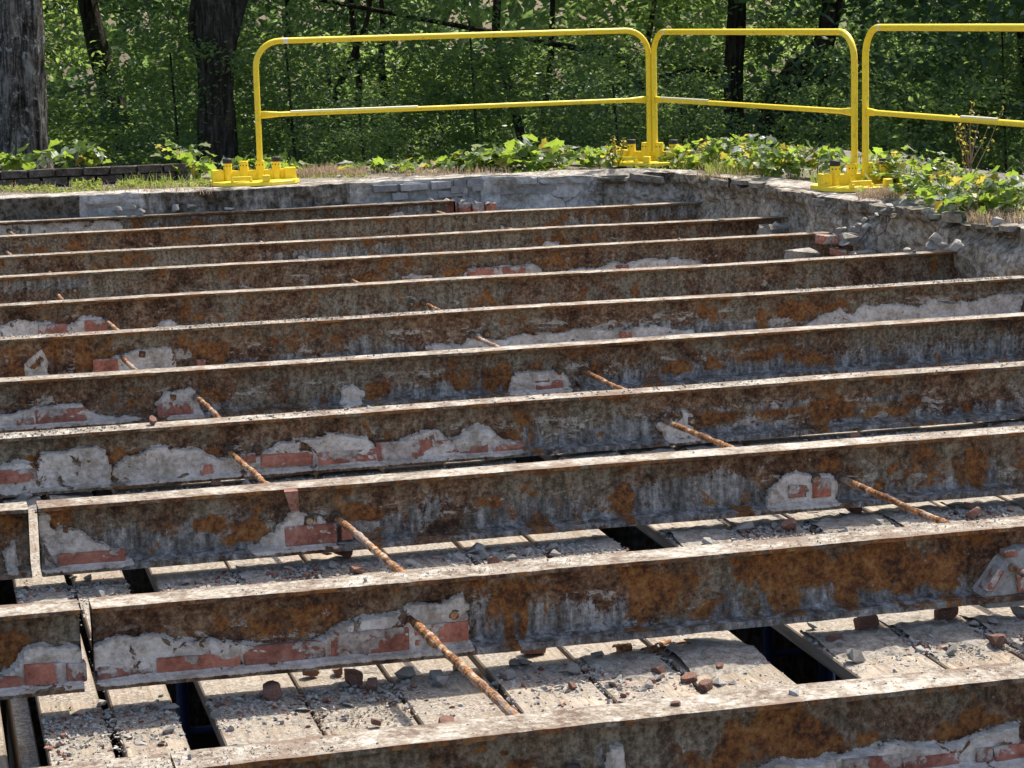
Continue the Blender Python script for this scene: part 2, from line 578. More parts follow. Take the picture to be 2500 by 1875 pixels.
M_CHUNK = mat_stone('mortar_rubble', [(.34, (.17, .155, .135)), (.46, (.29, .27, .24)), (.58, (.41, .39, .355)), (.72, (.54, .52, .48))], 22, .006)
M_DUST = mat_stone('gritty_dust', [(.38, (.12, .10, .08)), (.46, (.22, .19, .155)), (.54, (.34, .305, .26)), (.64, (.48, .44, .385))], 34, .006, .15, 1.0)
M_WOOD = mat_wood()
M_WALL = mat_wall()
M_GROUND = mat_ground()
M_ROD = mat_rod()
M_YEL = mat_yellow()
M_BLACK = simple('black_rubber', (.02, .02, .021), .5, .4)
M_TAPE = simple('worn_white_tape', (.74, .68, .45), .35, .5, 40, .12)
M_BLUE = simple('blue_scaffold_paint', (.012, .035, .12), .5, .4)
M_PIT = simple('pit_shade_black', (.02, .018, .015), .9, .1, 3)  # near-black: the darkness under the boards is put into the colour
M_BOLT = simple('dark_rusty_nut', (.10, .075, .06), .8, .3, 60, .5)
M_BARK1 = mat_bark('lichened_bark', [(.40, (.014, .011, .009)), (.48, (.07, .06, .05)), (.54, (.16, .145, .125)), (.64, (.28, .265, .24))])
M_BARK2 = mat_bark('dark_bark', [(.38, (.010, .009, .007)), (.5, (.04, .034, .027)), (.62, (.10, .088, .07))], False)
M_LEAF = mat_leaf('woodland_leaf', (.024, .060, .029), (.072, .128, .046), (.43, .60, .15), .5)
M_LEAF2 = mat_leaf('bluish_woodland_leaf', (.022, .052, .034), (.058, .11, .062), (.27, .43, .15), .46)
M_FAR = mat_leaf('far_leaf', (.035, .085, .042), (.09, .16, .07), (.38, .56, .18), .5)
M_VINE = mat_leaf('vine_leaf', (.04, .085, .018), (.10, .16, .03), (.37, .52, .06), .5, .45, .4)
M_VINEP = mat_leaf('pale_vine_leaf', (.20, .25, .19), (.34, .38, .32), (.40, .46, .24), .3, .3, .6)
M_VINEY = mat_leaf('yellowing_leaf', (.16, .15, .02), (.30, .20, .05), (.75, .62, .10), .5)
M_STRAW = mat_leaf('dry_straw', (.20, .14, .085), (.40, .30, .20), (.55, .42, .28), .35, .7, .1)
M_GRASS = mat_leaf('green_grass', (.06, .10, .02), (.15, .20, .035), (.48, .56, .10), .45, .5, .3)
M_STEM = simple('green_stem', (.13, .17, .04), .6, .3)

# ================================================================== SETTING
# ---- the cut edge of the old floor: path of the opening's rim (x, y)
RIM = [(-2.1, 16.80), (0.63, 16.79), (1.25, 16.76), (2.45, 16.70), (3.4, 16.86), (4.2, 16.80), (4.91, 16.74), (5.28, 16.70),
       (5.66, 16.23), (5.80, 15.5), (5.79, 14.72), (5.73, 13.86), (5.94, 13.03), (5.90, 11.83), (5.92, 11.38), (5.9, 9), (5.95, 6), (5.9, 2.0)]
PIT = (-2.1, 5.9, 2.0, 16.8)


def zg(x, y):
    d = np.maximum(np.maximum(y - 18.75, (x - 7.75) * 1.4), 0)
    return .193 - 3.6 * sstep(-2, 10, d) + 3.6 * sstep(-2, 10, 0) - .03 * d + .012 * fbm(x * 1.5, y * 1.5, 0, 3) + .25 * fbm(x * .15, y * .15, 0, 9) * sstep(3, 12, d)


def build_ground():
    xs = np.concatenate([np.linspace(-400, -12, 14)[:-1], np.linspace(-12, -2.25, 14)[:-1], np.linspace(-2.25, 6.05, 84), np.linspace(6.05, 14, 60)[1:], np.linspace(14, 60, 40)[1:], np.linspace(60, 400, 12)[1:]])
    ys = np.concatenate([np.linspace(-200, 1.95, 20)[:-1], np.linspace(1.95, 17.0, 70), np.linspace(17.0, 22, 50)[1:], np.linspace(22, 70, 50)[1:], np.linspace(70, 900, 14)[1:]])
    X, Y = np.meshgrid(xs, ys, indexing='ij')
    Z = zg(X, Y)
    V = np.stack([X, Y, Z], -1).reshape(-1, 3)
    nx, ny = len(xs), len(ys)
    i, j = np.meshgrid(np.arange(nx - 1), np.arange(ny - 1), indexing='ij')
    cx = (X[:-1, :-1] + X[1:, 1:]) / 2
    cyy = (Y[:-1, :-1] + Y[1:, 1:]) / 2
    keep = ~((cx > -2.25) & (cx < 6.05) & (cyy > 1.95) & (cyy < 17.0))
    F = np.stack([i * ny + j, (i + 1) * ny + j, (i + 1) * ny + j + 1, i * ny + j + 1], -1)[keep]
    o = link('ground', np_mesh('ground', V, F, M_GROUND, True))
    tag(o, kind='structure')


build_ground()


def resample(path, step):
    P = np.array(path, float)
    d = np.r_[0, np.cumsum(np.hypot(*np.diff(P, axis=0).T))]
    s = np.arange(0, d[-1], step)
    return np.stack([np.interp(s, d, P[:, 0]), np.interp(s, d, P[:, 1])], 1), s


def build_rim():
    P, s = resample(RIM, .018)
    T = np.gradient(P, axis=0)
    T /= np.linalg.norm(T, axis=1)[:, None]
    Nn = np.stack([T[:, 1], -T[:, 0]], 1)        # points into the pit (path runs +x then -y)
    # rows: lip (outwards) then down the face
    rows = [(-.42, .010), (-.30, .012), (-.18, .013), (-.10, .014), (-.04, .014), (-.012, .010)]
    zs = .2 - np.r_[.0, .012, .026, .042, .06, .078, .096, .115, .135, .155, .175, .195, .215, .235, .26, .29, .33, .38, .45, .6]
    V, A = [], []
    rough = sstep(5.4, 8.3, s)                  # right-hand side is far more broken
    for off, dz in rows:
        o2 = off + .02 * fbm(s * 3, 0, 5, 21) * (off > -.2)
        q = P + Nn * (o2 + .03 * rough * fbm(s * 5, 0, 1, 5))[:, None]
        z = .2 + dz * .6 + .006 * fbm(s * 8, off * 10, 0, 31) - (.03 if off < -.4 else 0)
        z = z - sstep(.0, .5, fbm(s * 1.8, 3, 0, 77, 3)) * .045 * rough * (off > -.15)
        V.append(np.c_[q, z]); A.append(np.stack([.42 + 0 * s, .15 + 0 * s, .5 + 0 * s], 1))
    chip = sstep(.0, .5, fbm(s * 1.8, 3, 0, 77, 3)) * .045 * rough
    for k, z in enumerate(zs):
        dsp = (.026 * fbm(s * 2.6, z * 5, 0, 41, 4, .5) + .004 * fbm(s * 22, z * 26, 0, 45, 3, .6)) * (1 + 1.3 * rough)
        dsp = dsp + (.05 * rough) * sstep(.0, .6, fbm(s * 2.2, z * 5, 2, 51)) * sstep(.15, .0, z)
        # stepped profile: undercut below the top course
        dsp = dsp - .03 * sstep(.15, .10, z) * (fbm(s * 2, 0, 0, 61) > 0.1)
        q = P + Nn * dsp[:, None]
        zz = z - chip * sstep(.1, .2, z) + .004 * fbm(s * 10, z * 10, 0, 71)
        V.append(np.c_[q, zz])
        dark = .95 * (s < 3.28) + .6 * ((s > 3.74) & (s < 5.3)) + rough * (.15 + .55 * sstep(.03, .13, z)) + .12 * sstep(.12, .19, z) * (s < 7)
        light = .8 * ((s > 3.28) & (s < 3.74)) + .75 * sstep(5.2, 5.6, s) * sstep(7.7, 7.0, s)
        A_tan = rough * .9
        A.append(np.stack([dark, light, A_tan], 1))
    V.append(np.c_[P, np.full(len(P), -3.9)]); A.append(np.stack([.6 + 0 * s, 0 * s, 0 * s], 1))
    R_, n = len(V), len(P)
    V = np.concatenate(V)
    i, j = np.meshgrid(np.arange(R_ - 1), np.arange(n - 1), indexing='ij')
    F = np.stack([i * n + j, i * n + j + 1, (i + 1) * n + j + 1, (i + 1) * n + j], -1).reshape(-1, 4)
    return np_mesh('masonry', V, F, M_WALL, False, {'fld': np.concatenate(A)})


rim = empty('masonry_wall', (0, 0, 0))
tag(rim, 'broken grey concrete and brick edge of the cut floor around the beam opening', 'wall')
link('wall_face', build_rim(), rim)

# plain side walls and floor of the cellar below
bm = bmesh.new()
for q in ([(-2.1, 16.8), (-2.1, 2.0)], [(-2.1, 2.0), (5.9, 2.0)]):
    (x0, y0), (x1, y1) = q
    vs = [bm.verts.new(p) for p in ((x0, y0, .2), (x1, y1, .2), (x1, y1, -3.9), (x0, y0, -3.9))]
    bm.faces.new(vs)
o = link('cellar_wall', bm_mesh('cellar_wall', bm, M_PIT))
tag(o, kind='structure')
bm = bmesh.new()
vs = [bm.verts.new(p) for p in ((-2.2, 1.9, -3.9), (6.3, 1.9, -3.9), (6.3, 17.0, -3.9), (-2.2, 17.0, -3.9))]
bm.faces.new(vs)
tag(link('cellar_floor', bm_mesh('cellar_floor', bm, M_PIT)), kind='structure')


# ---- rough block meshes
def block_mesh(name, size, mat, chip=.012, seed=0, sub=2):
    """brick-like block: subdivided box with worn corners and uneven faces"""
    r = random.Random(seed)
    bm = bmesh.new()
    bmesh.ops.create_cube(bm, size=1, matrix=Matrix.Diagonal((*size, 1)))
    bmesh.ops.bevel(bm, geom=list(bm.edges), offset=min(size) * .07, segments=1, affect='EDGES')
    for v in bm.verts:
        v.co += Vector([r.uniform(-1, 1) * chip * .35 for _ in range(3)])
        if r.random() < .18: v.co *= 1 - r.uniform(0, .10)
    return bm_mesh(name, bm, mat)


BRK = [block_mesh('brick', (.205, .05, .064), M_BRICK, .012, i) for i in range(5)]
HDR = [block_mesh('brick', (.100, .09, .064), M_BRICK, .010, 20 + i) for i in range(4)]
GBR = [block_mesh('brick', (.2, .09, .06), M_GREYBRICK, .014, 40 + i) for i in range(4)]
DBR = [block_mesh('brick', (.2, .1, .058), M_DARKBRICK, .012, 60 + i) for i in range(4)]

# bricks showing in the back wall
for k, (a, b_, yy) in enumerate([(1005 - 30, 1046, 458), (1050, 1100, 452), (1105, 1136, 446), (1138, 1183, 444), (1190, 1228, 443), (1150, 1178, 457), (1098, 1130, 463)]):
    p0, p1 = on_y(a, yy, 16.82), on_y(b_, yy, 16.82)
    w = p1[0] - p0[0]
    me = GBR[k % 4]
    o = link('brick', me, rim, ((p0[0] + p1[0]) / 2, 16.835, min(p0[2], .165)))
    o.scale = (w / .2 * .93, 1, .85 + .1 * (k % 2))
x = 2.15
k = 0
while x < 3.35:                                           # worn top course, darker towards the left
    for row in range(2):
        if random.random() < (.6 if row else .3): continue
        o = link('brick', (DBR if x < 2.7 else GBR)[k % 4], rim, (x + row * .1, float(np.interp(x, [p_[0] for p_ in RIM[:6]], [p_[1] for p_ in RIM[:6]])) + .028 + random.uniform(.012, .03), .150 - row * .066 + random.uniform(-.003, .003)))
        o.scale = (random.uniform(.85, .98), 1, random.uniform(.85, .95)); o.rotation_euler = (0, random.uniform(-.02, .02), random.uniform(-.04, .04))
    x += .212; k += 1
for k in range(13):
    o = link('brick', GBR[k % 4], rim, (3.45 + k * .125 + random.uniform(-.01, .01), 16.83 + (.02 if k % 3 else .012), random.choice((.152, .088, .024))))
    o.scale = (.58 if k % 2 else .95, 1, .9); o.rotation_euler = (0, random.uniform(-.03, .03), random.uniform(-.05, .05))
Pr_, sr_ = resample(RIM, .02)
rs_ = random.Random(77)
sp_ = 7.35
while sp_ < 13.0:
    i_ = int(sp_ / .02)
    t_ = Pr_[i_ + 2] - Pr_[i_ - 2]; t_ /= np.linalg.norm(t_); n_ = np.array([t_[1], -t_[0]])
    L_ = rs_.uniform(.10, .34); W2 = rs_.uniform(.09, .17); T_ = rs_.uniform(.028, .055)
    pts_ = []
    for q in range(9):
        a_ = q / 9 * 6.283
        for z_ in (-T_ / 2, T_ / 2):
            pts_.append((math.cos(a_) * L_ / 2 * rs_.uniform(.75, 1.1), math.sin(a_) * W2 / 2 * rs_.uniform(.75, 1.1), z_ * rs_.uniform(.8, 1.1)))
    off_ = rs_.uniform(-.035, .03)
    o = link('slab_piece', hull_mesh('slab_piece', pts_, M_CRUST), rim, (Pr_[i_][0] + n_[0] * off_, Pr_[i_][1] + n_[1] * off_, .2 - T_ * .32 - rs_.uniform(0, .03)))
    o.rotation_euler = (rs_.uniform(-.08, .08), rs_.uniform(-.08, .08), math.atan2(t_[1], t_[0]) + rs_.uniform(-.15, .15))
    sp_ += L_ * rs_.uniform(.75, 1.5)
for k, x in enumerate((1100, 1133, 1166, 1198)):          # four red headers at the end of the farthest beam
    p = on_y(x, 508, 16.70)
    o = link('brick', HDR[k % 4], rim, (p[0], 16.72, p[2] + .004 * k))
    o.scale = (.95 - .12 * (k == 3), 1, 1.0)
    o.rotation_euler = (0, random.uniform(-.05, .05), random.uniform(-.08, .08))
# bricks and stones at the right end between beams 4 and 5
ROUGH = [block_mesh('brick', (.2, .09, .06), M_DARKROUGH, .05, 80 + i) for i in range(3)]
for (px, py, w, h, me, rz) in [(2023, 585, 40, 22, HDR[0], 0), (2023 - 62, 622, 66, 20, ROUGH[0], .04), (2051, 616, 24, 14, HDR[1], 0), (1893, 562, 60, 24, ROUGH[1], .2), (2100, 620, 70, 16, ROUGH[2], 0), (2068, 584, 46, 26, ROUGH[1], .1)]:
    Y = 13.2 if px > 1950 else 14.35
    p = on_y(px, py, Y)
    o = link('brick', me, rim, (p[0], Y + .03, p[2]))
    base = .1 if me in HDR else .2
    o.scale = (w * Y / FPX / base * 1.02, 1.6, h * Y / FPX / .062)
    o.rotation_euler = (0, 0, rz)

# ---- low dark brick ledge behind the slab edge on the left
ledge = empty('brick_ledge', (0, 18.0, 0))
tag(ledge, 'low dark brick ledge with soil on top behind the slab edge at left', 'wall')
bm = bmesh.new()
bm_box(bm, (.2, .115, .215), (3.76, .17, .20))
link('mortar_core', bm_mesh('mortar_core', bm, M_DARKBRICK), ledge)
for row in range(3):
    x = -1.6 + ((row % 2) * .1)
    k = 0
    while x < 2.05:
        w = random.choice((.2, .2, .1)) if row == 0 else .2
        if x + w > 2.14: w = 2.14 - x
        o = link('brick', DBR[k % 4], ledge, (x + w / 2, random.uniform(-.006, .006), .165 + row * .066))
        o.scale = (w / .2 * .95, 1, .98)
        o.rotation_euler = (0, random.uniform(-.02, .02), random.uniform(-.02, .02))
        x += w + .008
        k += 1

# ================================================================== BEAMS
BY = {1: 16.62, 2: 16.04, 3: 14.64, 4: 13.46, 5: 12.10, 6: 10.79, 7: 9.49, 8: 8.18, 9: 6.925, 10: 5.66, 11: 4.35}
BZ = {n: 0.0 for n in BY}
BZ[1] = .05
WEBY = .0585
HB = .207
ZP = lambda y: np.where(np.asarray(y) < 9.2, -.285 + (np.asarray(y) - 5.5) * .018, -.262)    # top of the scaffold boards


def webx(n, px):
    """x on the web of beam n under picture column px"""
    Y = BY[n] + WEBY
    # mid-web height
    lo, hi = 0, 1875
    best = None
    for py in np.linspace(400, 1900, 301):
        p = on_y(px, py, Y)
        if best is None or abs(p[2] - (BZ[n] - .1)) < best[0]: best = (abs(p[2] - (BZ[n] - .1)), p[0])
    return best[1]


def webp(n, px, py):
    p = on_y(px, py, BY[n] + WEBY)
    return p[0], (p[2] - BZ[n] + HB) / HB


_c = {}
def C(crop, x, y):
    s, ox, oy = {1: (2.458, 0, 300), 2: (2.458, 800, 300), 3: (2.458, 1600, 300), 4: (2.458, 0, 900), 5: (2.458, 800, 900), 6: (2.458, 1600, 900),
                 7: (2.212, 0, 1300), 8: (2.212, 1500, 1300), 9: (2.765, 900, 1300)}[crop]
    return ox + x / s, oy + y / s


# upper boundary of clinging mortar, as picture points; depth of the crust
MORT = {
    11: [(9, [(1540, 1590), (1560, 1500), (1600, 1450), (1680, 1440), (1690, 1590)], 1), (8, [(760, 1272), (850, 1240), (1000, 1220), (1150, 1170), (1250, 1150), (1500, 1150), (1800, 1160), (1900, 1120), (2050, 1060), (2212, 1010)], 1)],
    10: [(7, [(-60, 800), (60, 700), (110, 650), (200, 590), (300, 600), (420, 620), (470, 640)], 1), (7, [(500, 640), (530, 600), (640, 560), (830, 560), (1200, 560), (1330, 600), (1480, 630), (1740, 570), (1790, 530), (1930, 450), (2100, 430), (2212, 480)], 1),
         (9, [(160, 540), (250, 470), (400, 450), (560, 430), (640, 440), (672, 600)], 1)],
    9: [(4, [(340, 960), (420, 935), (500, 960), (560, 1010), (700, 1060), (790, 1120), (812, 1170)], 1), (4, [(225, 850), (300, 860), (380, 870), (385, 1000)], .6), (4, [(20, 1080), (80, 1010), (100, 1080)], .5),
        (4, [(1640, 940), (1700, 860), (1780, 830), (1900, 850), (2010, 840), (2015, 1030)], 1), (4, [(1500, 1060), (1640, 960), (1645, 1000)], .5),
        (6, [(645, 830), (650, 720), (760, 650), (850, 630), (900, 640), (1030, 620), (1070, 700), (1075, 800)], 1.3)],
    8: [(4, [(-40, 590), (60, 550), (110, 535), (240, 560), (260, 500), (560, 480), (700, 560), (850, 480), (1180, 460), (1300, 520), (1400, 500), (1560, 500), (1700, 430), (1800, 420), (2000, 400), (2212, 390)], 1),
        (5, [(0, 390), (120, 390), (240, 420), (300, 460), (560, 370), (640, 360), (700, 420), (890, 350), (970, 350), (1060, 420), (1165, 440)], 1), (5, [(1985, 300), (2000, 255), (2150, 255), (2212, 290)], .7), (6, [(20, 290), (130, 260), (240, 320), (260, 400)], .7)],
    7: [(4, [(-40, 260), (60, 250), (210, 215), (500, 215), (600, 270), (840, 290)], 1), (4, [(950, 200), (1000, 130), (1150, 120), (1185, 250)], .9), (2, [(1098, 1620), (1105, 1500), (1300, 1490), (1400, 1470), (1500, 1460), (1480, 1600)], 1.3), (2, [(60, 1590), (130, 1560), (210, 1600)], .6)],
    6: [(1, [(150, 1440), (250, 1370), (300, 1440)], .4), (1, [(560, 1480), (740, 1370), (900, 1330), (1020, 1340), (1040, 1440)], .7), (2, [(595, 1380), (600, 1330), (820, 1320), (880, 1250), (1000, 1300), (1300, 1260), (1500, 1240), (1900, 1220), (2212, 1230)], .7),
        (3, [(860, 1230), (960, 1180), (1100, 1100), (1180, 1150), (1240, 1090), (1400, 1080), (1560, 1110), (1680, 1060), (1760, 1080), (1900, 1070), (2050, 1030), (2212, 1020)], .6)],
    5: [(1, [(-40, 1230), (100, 1180), (200, 1190), (400, 1200), (480, 1160), (600, 1160), (650, 1210)], 1), (1, [(940, 1215), (1000, 1195), (1100, 1215)], .6)],
    4: [(2, [(430, 950), (470, 910), (560, 900), (640, 940)], .6), (2, [(820, 920), (860, 870), (1000, 855), (1240, 850), (1280, 900), (1500, 880), (1650, 860), (1700, 835), (1850, 840), (1900, 815), (2212, 830)], 1), (3, [(-30, 820), (120, 820), (250, 840), (290, 855)], 1)],
    3: [(2, [(1290, 760), (1320, 715), (1400, 710), (1420, 750)], .8), (1, [(1790, 830), (1800, 790), (1900, 800), (1960, 830)], .5), (3, [(850, 840), (860, 830)], .5)],
    2: [(2, [(1030, 650), (1032, 608), (1066, 606), (1066, 650)], 1)],
    1: [(1, [(-40, 600), (300, 600), (600, 590), (700, 580), (740, 640)], .5), (2, [(340, 560), (400, 535), (440, 530), (450, 570)], .6)],
}
# oval patches: (crop, x0, x1, y0, y1)
GREY = {
    11: [(9, 1530, 1600, 1440, 1590)],
    10: [(9, 690, 1000, 480, 820), (9, 900, 1300, 440, 800), (9, 1240, 1560, 390, 760), (9, 1600, 1760, 380, 720), (9, 1400, 2212, 600, 760), (8, 540, 700, 260, 480), (8, 780, 940, 230, 450), (8, 960, 1500, 300, 430), (8, 1040, 1400, 260, 420), (8, 300, 2000, 400, 520), (8, 1420, 1930, 230, 360)],
    9: [(4, 500, 1480, 930, 1170), (4, 1000, 1640, 1030, 1170), (4, 2020, 2260, 830, 1100), (5, 60, 500, 880, 1040), (5, 480, 720, 780, 960), (5, 760, 1500, 820, 1020), (5, 1180, 1320, 780, 900), (5, 1500, 2212, 830, 980), (5, 1820, 2060, 700, 820), (6, 0, 640, 640, 870), (6, 1080, 1500, 680, 840), (6, 1400, 2212, 640, 780), (6, 1950, 2080, 560, 680)],
    8: [(5, 1170, 1300, 380, 520), (5, 1260, 2000, 370, 520), (5, 1700, 2010, 300, 480), (6, 220, 900, 330, 440), (6, 560, 930, 200, 260), (6, 240, 460, 240, 290), (6, 900, 1500, 290, 400), (6, 1480, 2212, 220, 340), (6, 1230, 1520, 165, 205)],
    7: [(4, 1190, 1400, 140, 280), (4, 1900, 2212, 150, 240), (2, 340, 1100, 1560, 1650), (2, 900, 1100, 1480, 1620), (2, 1480, 2212, 1490, 1610), (3, 0, 900, 1430, 1580), (3, 900, 1600, 1360, 1520), (3, 1400, 2212, 1310, 1450)],
    6: [(1, 900, 1050, 1360, 1470), (1, 230, 330, 1390, 1470), (1, 1230, 2212, 1390, 1460), (1, 2080, 2212, 1290, 1400), (2, 0, 640, 1340, 1410), (2, 1500, 2212, 1210, 1330), (3, 0, 720, 1190, 1290), (3, 260, 360, 1190, 1260), (3, 1050, 2212, 1120, 1200)],
    5: [(1, 250, 500, 960, 1080)],
    4: [(2, 630, 770, 880, 950), (1, 0, 600, 940, 1000)],
    3: [(2, 130, 480, 730, 830), (1, 1650, 2212, 760, 850)],
    2: [(2, 1450, 1700, 560, 620), (2, 1780, 2212, 505, 575)],
    1: [(1, 0, 760, 590, 670), (1, 740, 1100, 590, 640), (1, 900, 1400, 555, 610), (2, 380, 640, 490, 540)],
}
RUST = {
    11: [(8, 520, 1020, 1030, 1290), (8, 1310, 1430, 1060, 1135), (8, 1700, 1870, 1040, 1165), (8, 1870, 2010, 985, 1065), (8, 2040, 2170, 985, 1035), (9, 980, 1150, 1530, 1590), (9, 1840, 1880, 1300, 1340)],
    10: [(7, -40, 180, 540, 700), (7, 1250, 1740, 430, 610), (7, 730, 810, 545, 620), (9, 880, 1100, 350, 480), (9, 1040, 1500, 330, 400), (9, 1700, 2212, 200, 520), (9, 920, 960, 450, 700), (9, 1020, 1060, 450, 680), (9, 1190, 1210, 420, 560), (9, 1310, 1330, 380, 560), (8, 20, 560, 180, 360), (8, 540, 1500, 120, 270), (8, 700, 760, 300, 380), (8, 860, 990, 330, 420), (8, 1300, 2050, 90, 260), (8, 1200, 1300, 260, 380)],
    9: [(4, -30, 190, 860, 1010), (4, 240, 380, 850, 1030), (4, 860, 990, 905, 945), (4, 1170, 1330, 900, 980), (4, 1370, 1560, 930, 1030), (5, 130, 340, 820, 900), (5, 890, 1010, 760, 830), (5, 1740, 1820, 730, 880), (6, 1000, 1110, 520, 620), (6, 1500, 1750, 480, 680), (6, 1390, 1470, 550, 620), (6, 1790, 1970, 440, 690), (6, 2090, 2260, 490, 640), (6, 1320, 1380, 670, 730)],
    8: [(4, 130, 260, 520, 600), (4, 380, 520, 490, 550), (4, 560, 840, 490, 570), (4, 640, 750, 560, 640), (4, 1230, 1350, 480, 550), (5, 760, 950, 370, 480), (5, 1010, 1130, 380, 460), (6, 240, 580, 260, 330), (6, 600, 920, 230, 300), (6, 910, 1240, 200, 310), (6, 920, 1010, 300, 370), (6, 1240, 1500, 230, 300), (6, 1500, 1600, 170, 220), (6, 1830, 1900, 200, 260)],
    7: [(4, 540, 840, 150, 290), (4, 1200, 1400, 110, 230), (4, 1580, 1800, 110, 220), (2, 780, 1080, 1490, 1600), (2, 220, 340, 1540, 1650), (2, 1560, 1700, 1440, 1500), (3, 30, 200, 1430, 1490), (3, 280, 420, 1400, 1480), (3, 860, 1100, 1360, 1430), (3, 560, 700, 1370, 1420)],
    6: [(1, 0, 700, 1340, 1500), (1, 1020, 1420, 1290, 1440), (1, 1560, 1840, 1290, 1390), (1, 1880, 2100, 1270, 1370), (2, 0, 120, 1270, 1380), (2, 480, 600, 1340, 1390), (2, 1180, 1500, 1240, 1340), (3, 560, 1100, 1080, 1180), (3, 900, 1060, 1030, 1140), (3, 1450, 1550, 1100, 1160), (3, 1820, 1900, 1060, 1150)],
    5: [(1, 0, 300, 1120, 1200), (1, 600, 1300, 1120, 1200)],
    4: [(2, 560, 840, 820, 920), (2, 1300, 1500, 790, 860), (1, 1900, 2212, 910, 960)],
    3: [(2, 690, 820, 720, 770), (1, 500, 1000, 820, 890), (2, 1200, 1700, 680, 740)],
    2: [(1, 900, 1250, 680, 740), (2, 1560, 1760, 540, 590), (1, 100, 700, 700, 770)],
    1: [(1, 600, 1450, 580, 640), (1, 0, 90, 600, 660)],
}
# red bricks left on the lower flange: (crop, x0, x1, ytop, ybottom)
BRICKS = {
    11: [(8, 1200, 1520, 1190, 1290), (8, 1530, 1830, 1200, 1290), (8, 1920, 2010, 1160, 1230), (8, 2015, 2260, 1150, 1230)],
    10: [(7, -150, 130, 800, 905), (7, 136, 340, 690, 900), (7, 362, 470, 690, 850), (7, 530, 820, 770, 850), (7, 845, 1298, 640, 800), (7, 1312, 1752, 590, 740), (7, 1772, 2200, 500, 690), (9, 295, 655, 590, 740)],
    9: [(4, 350, 755, 1080, 1205), (4, 1705, 2015, 925, 1062), (4, 2040, 2110, 940, 1020), (6, 780, 875, 690, 768), (6, 925, 1032, 655, 768)],
    8: [(4, -120, 222, 600, 690), (4, 1195, 1275, 570, 630), (4, 1440, 1530, 500, 560), (4, 1560, 1870, 500, 588), (4, 1905, 2250, 480, 570), (5, 290, 620, 400, 542), (5, 645, 955, 400, 532), (5, 978, 1165, 440, 512)],
    7: [(4, 213, 515, 213, 350), (4, 945, 1155, 195, 295), (4, 100, 205, 290, 350), (2, 1238, 1405, 1540, 1640)],
    6: [(1, 560, 710, 1400, 1500), (1, 1180, 1230, 1420, 1470), (2, 1745, 1815, 1240, 1310)],
    5: [(1, 505, 640, 1180, 1250), (1, 230, 400, 1205, 1270)],
    4: [(2, 832, 1025, 865, 925), (2, 1045, 1180, 860, 915), (2, 1720, 1800, 850, 885), (2, 440, 620, 920, 955)],
    3: [], 2: [], 1: [],
}


def fields(n, X, Hh):
    """mortar / grey / rust fields and crust depth at web points"""
    Mf = np.full(X.shape, -1.0)
    Dp = np.zeros(X.shape)
    jx = .02 * fbm(X * 12, Hh * 3, n, 300 + n, 4)
    jh = .07 * fbm(X * 11, Hh * 3, n, 400 + n, 3, .45)
    for crop, pts, dep in MORT.get(n, []):
        q = [webp(n, *C(crop, x, y)) for x, y in pts]
        xs = np.array([a for a, _ in q]); hs = np.array([b for _, b in q])
        o = np.argsort(xs); xs, hs = xs[o], hs[o]
        hb = np.interp(X + jx, xs, hs)
        inside = np.minimum((X + jx - xs[0]) / .02, (xs[-1] - X - jx) / .02)
        f = np.minimum((hb - Hh + jh) / .10, inside)
        Dp = np.where(f > Mf, dep, Dp)
        Mf = np.maximum(Mf, np.clip(f, -1, 1))
    def ov(lst, sc):
        r = np.zeros(X.shape)
        for crop, x0, x1, y0, y1 in lst:
            a = webp(n, *C(crop, x0, (y0 + y1) / 2)); b = webp(n, *C(crop, x1, (y0 + y1) / 2))
            t = webp(n, *C(crop, (x0 + x1) / 2, y0)); u = webp(n, *C(crop, (x0 + x1) / 2, y1))
            cx, ch = (a[0] + b[0]) / 2, (t[1] + u[1]) / 2
            rx, rh = abs(b[0] - a[0]) / 2, abs(t[1] - u[1]) / 2
            # follow the beam: height is measured relative to the beam itself
            d = np.sqrt(((X - cx) / rx) ** 4 + ((Hh - ch) / rh) ** 4) ** .5
            r = np.maximum(r, np.clip(1.35 - .75 * d, 0, 1))
        return r
    # generic weathering outside the frame
    G = ov(GREY.get(n, []), 1)
    Rr = ov(RUST.get(n, []), 1) * {1: .6, 2: .45, 3: .45, 4: .5, 5: .5, 6: .7, 7: .7}.get(n, 1)
    return Mf, G, Rr, Dp


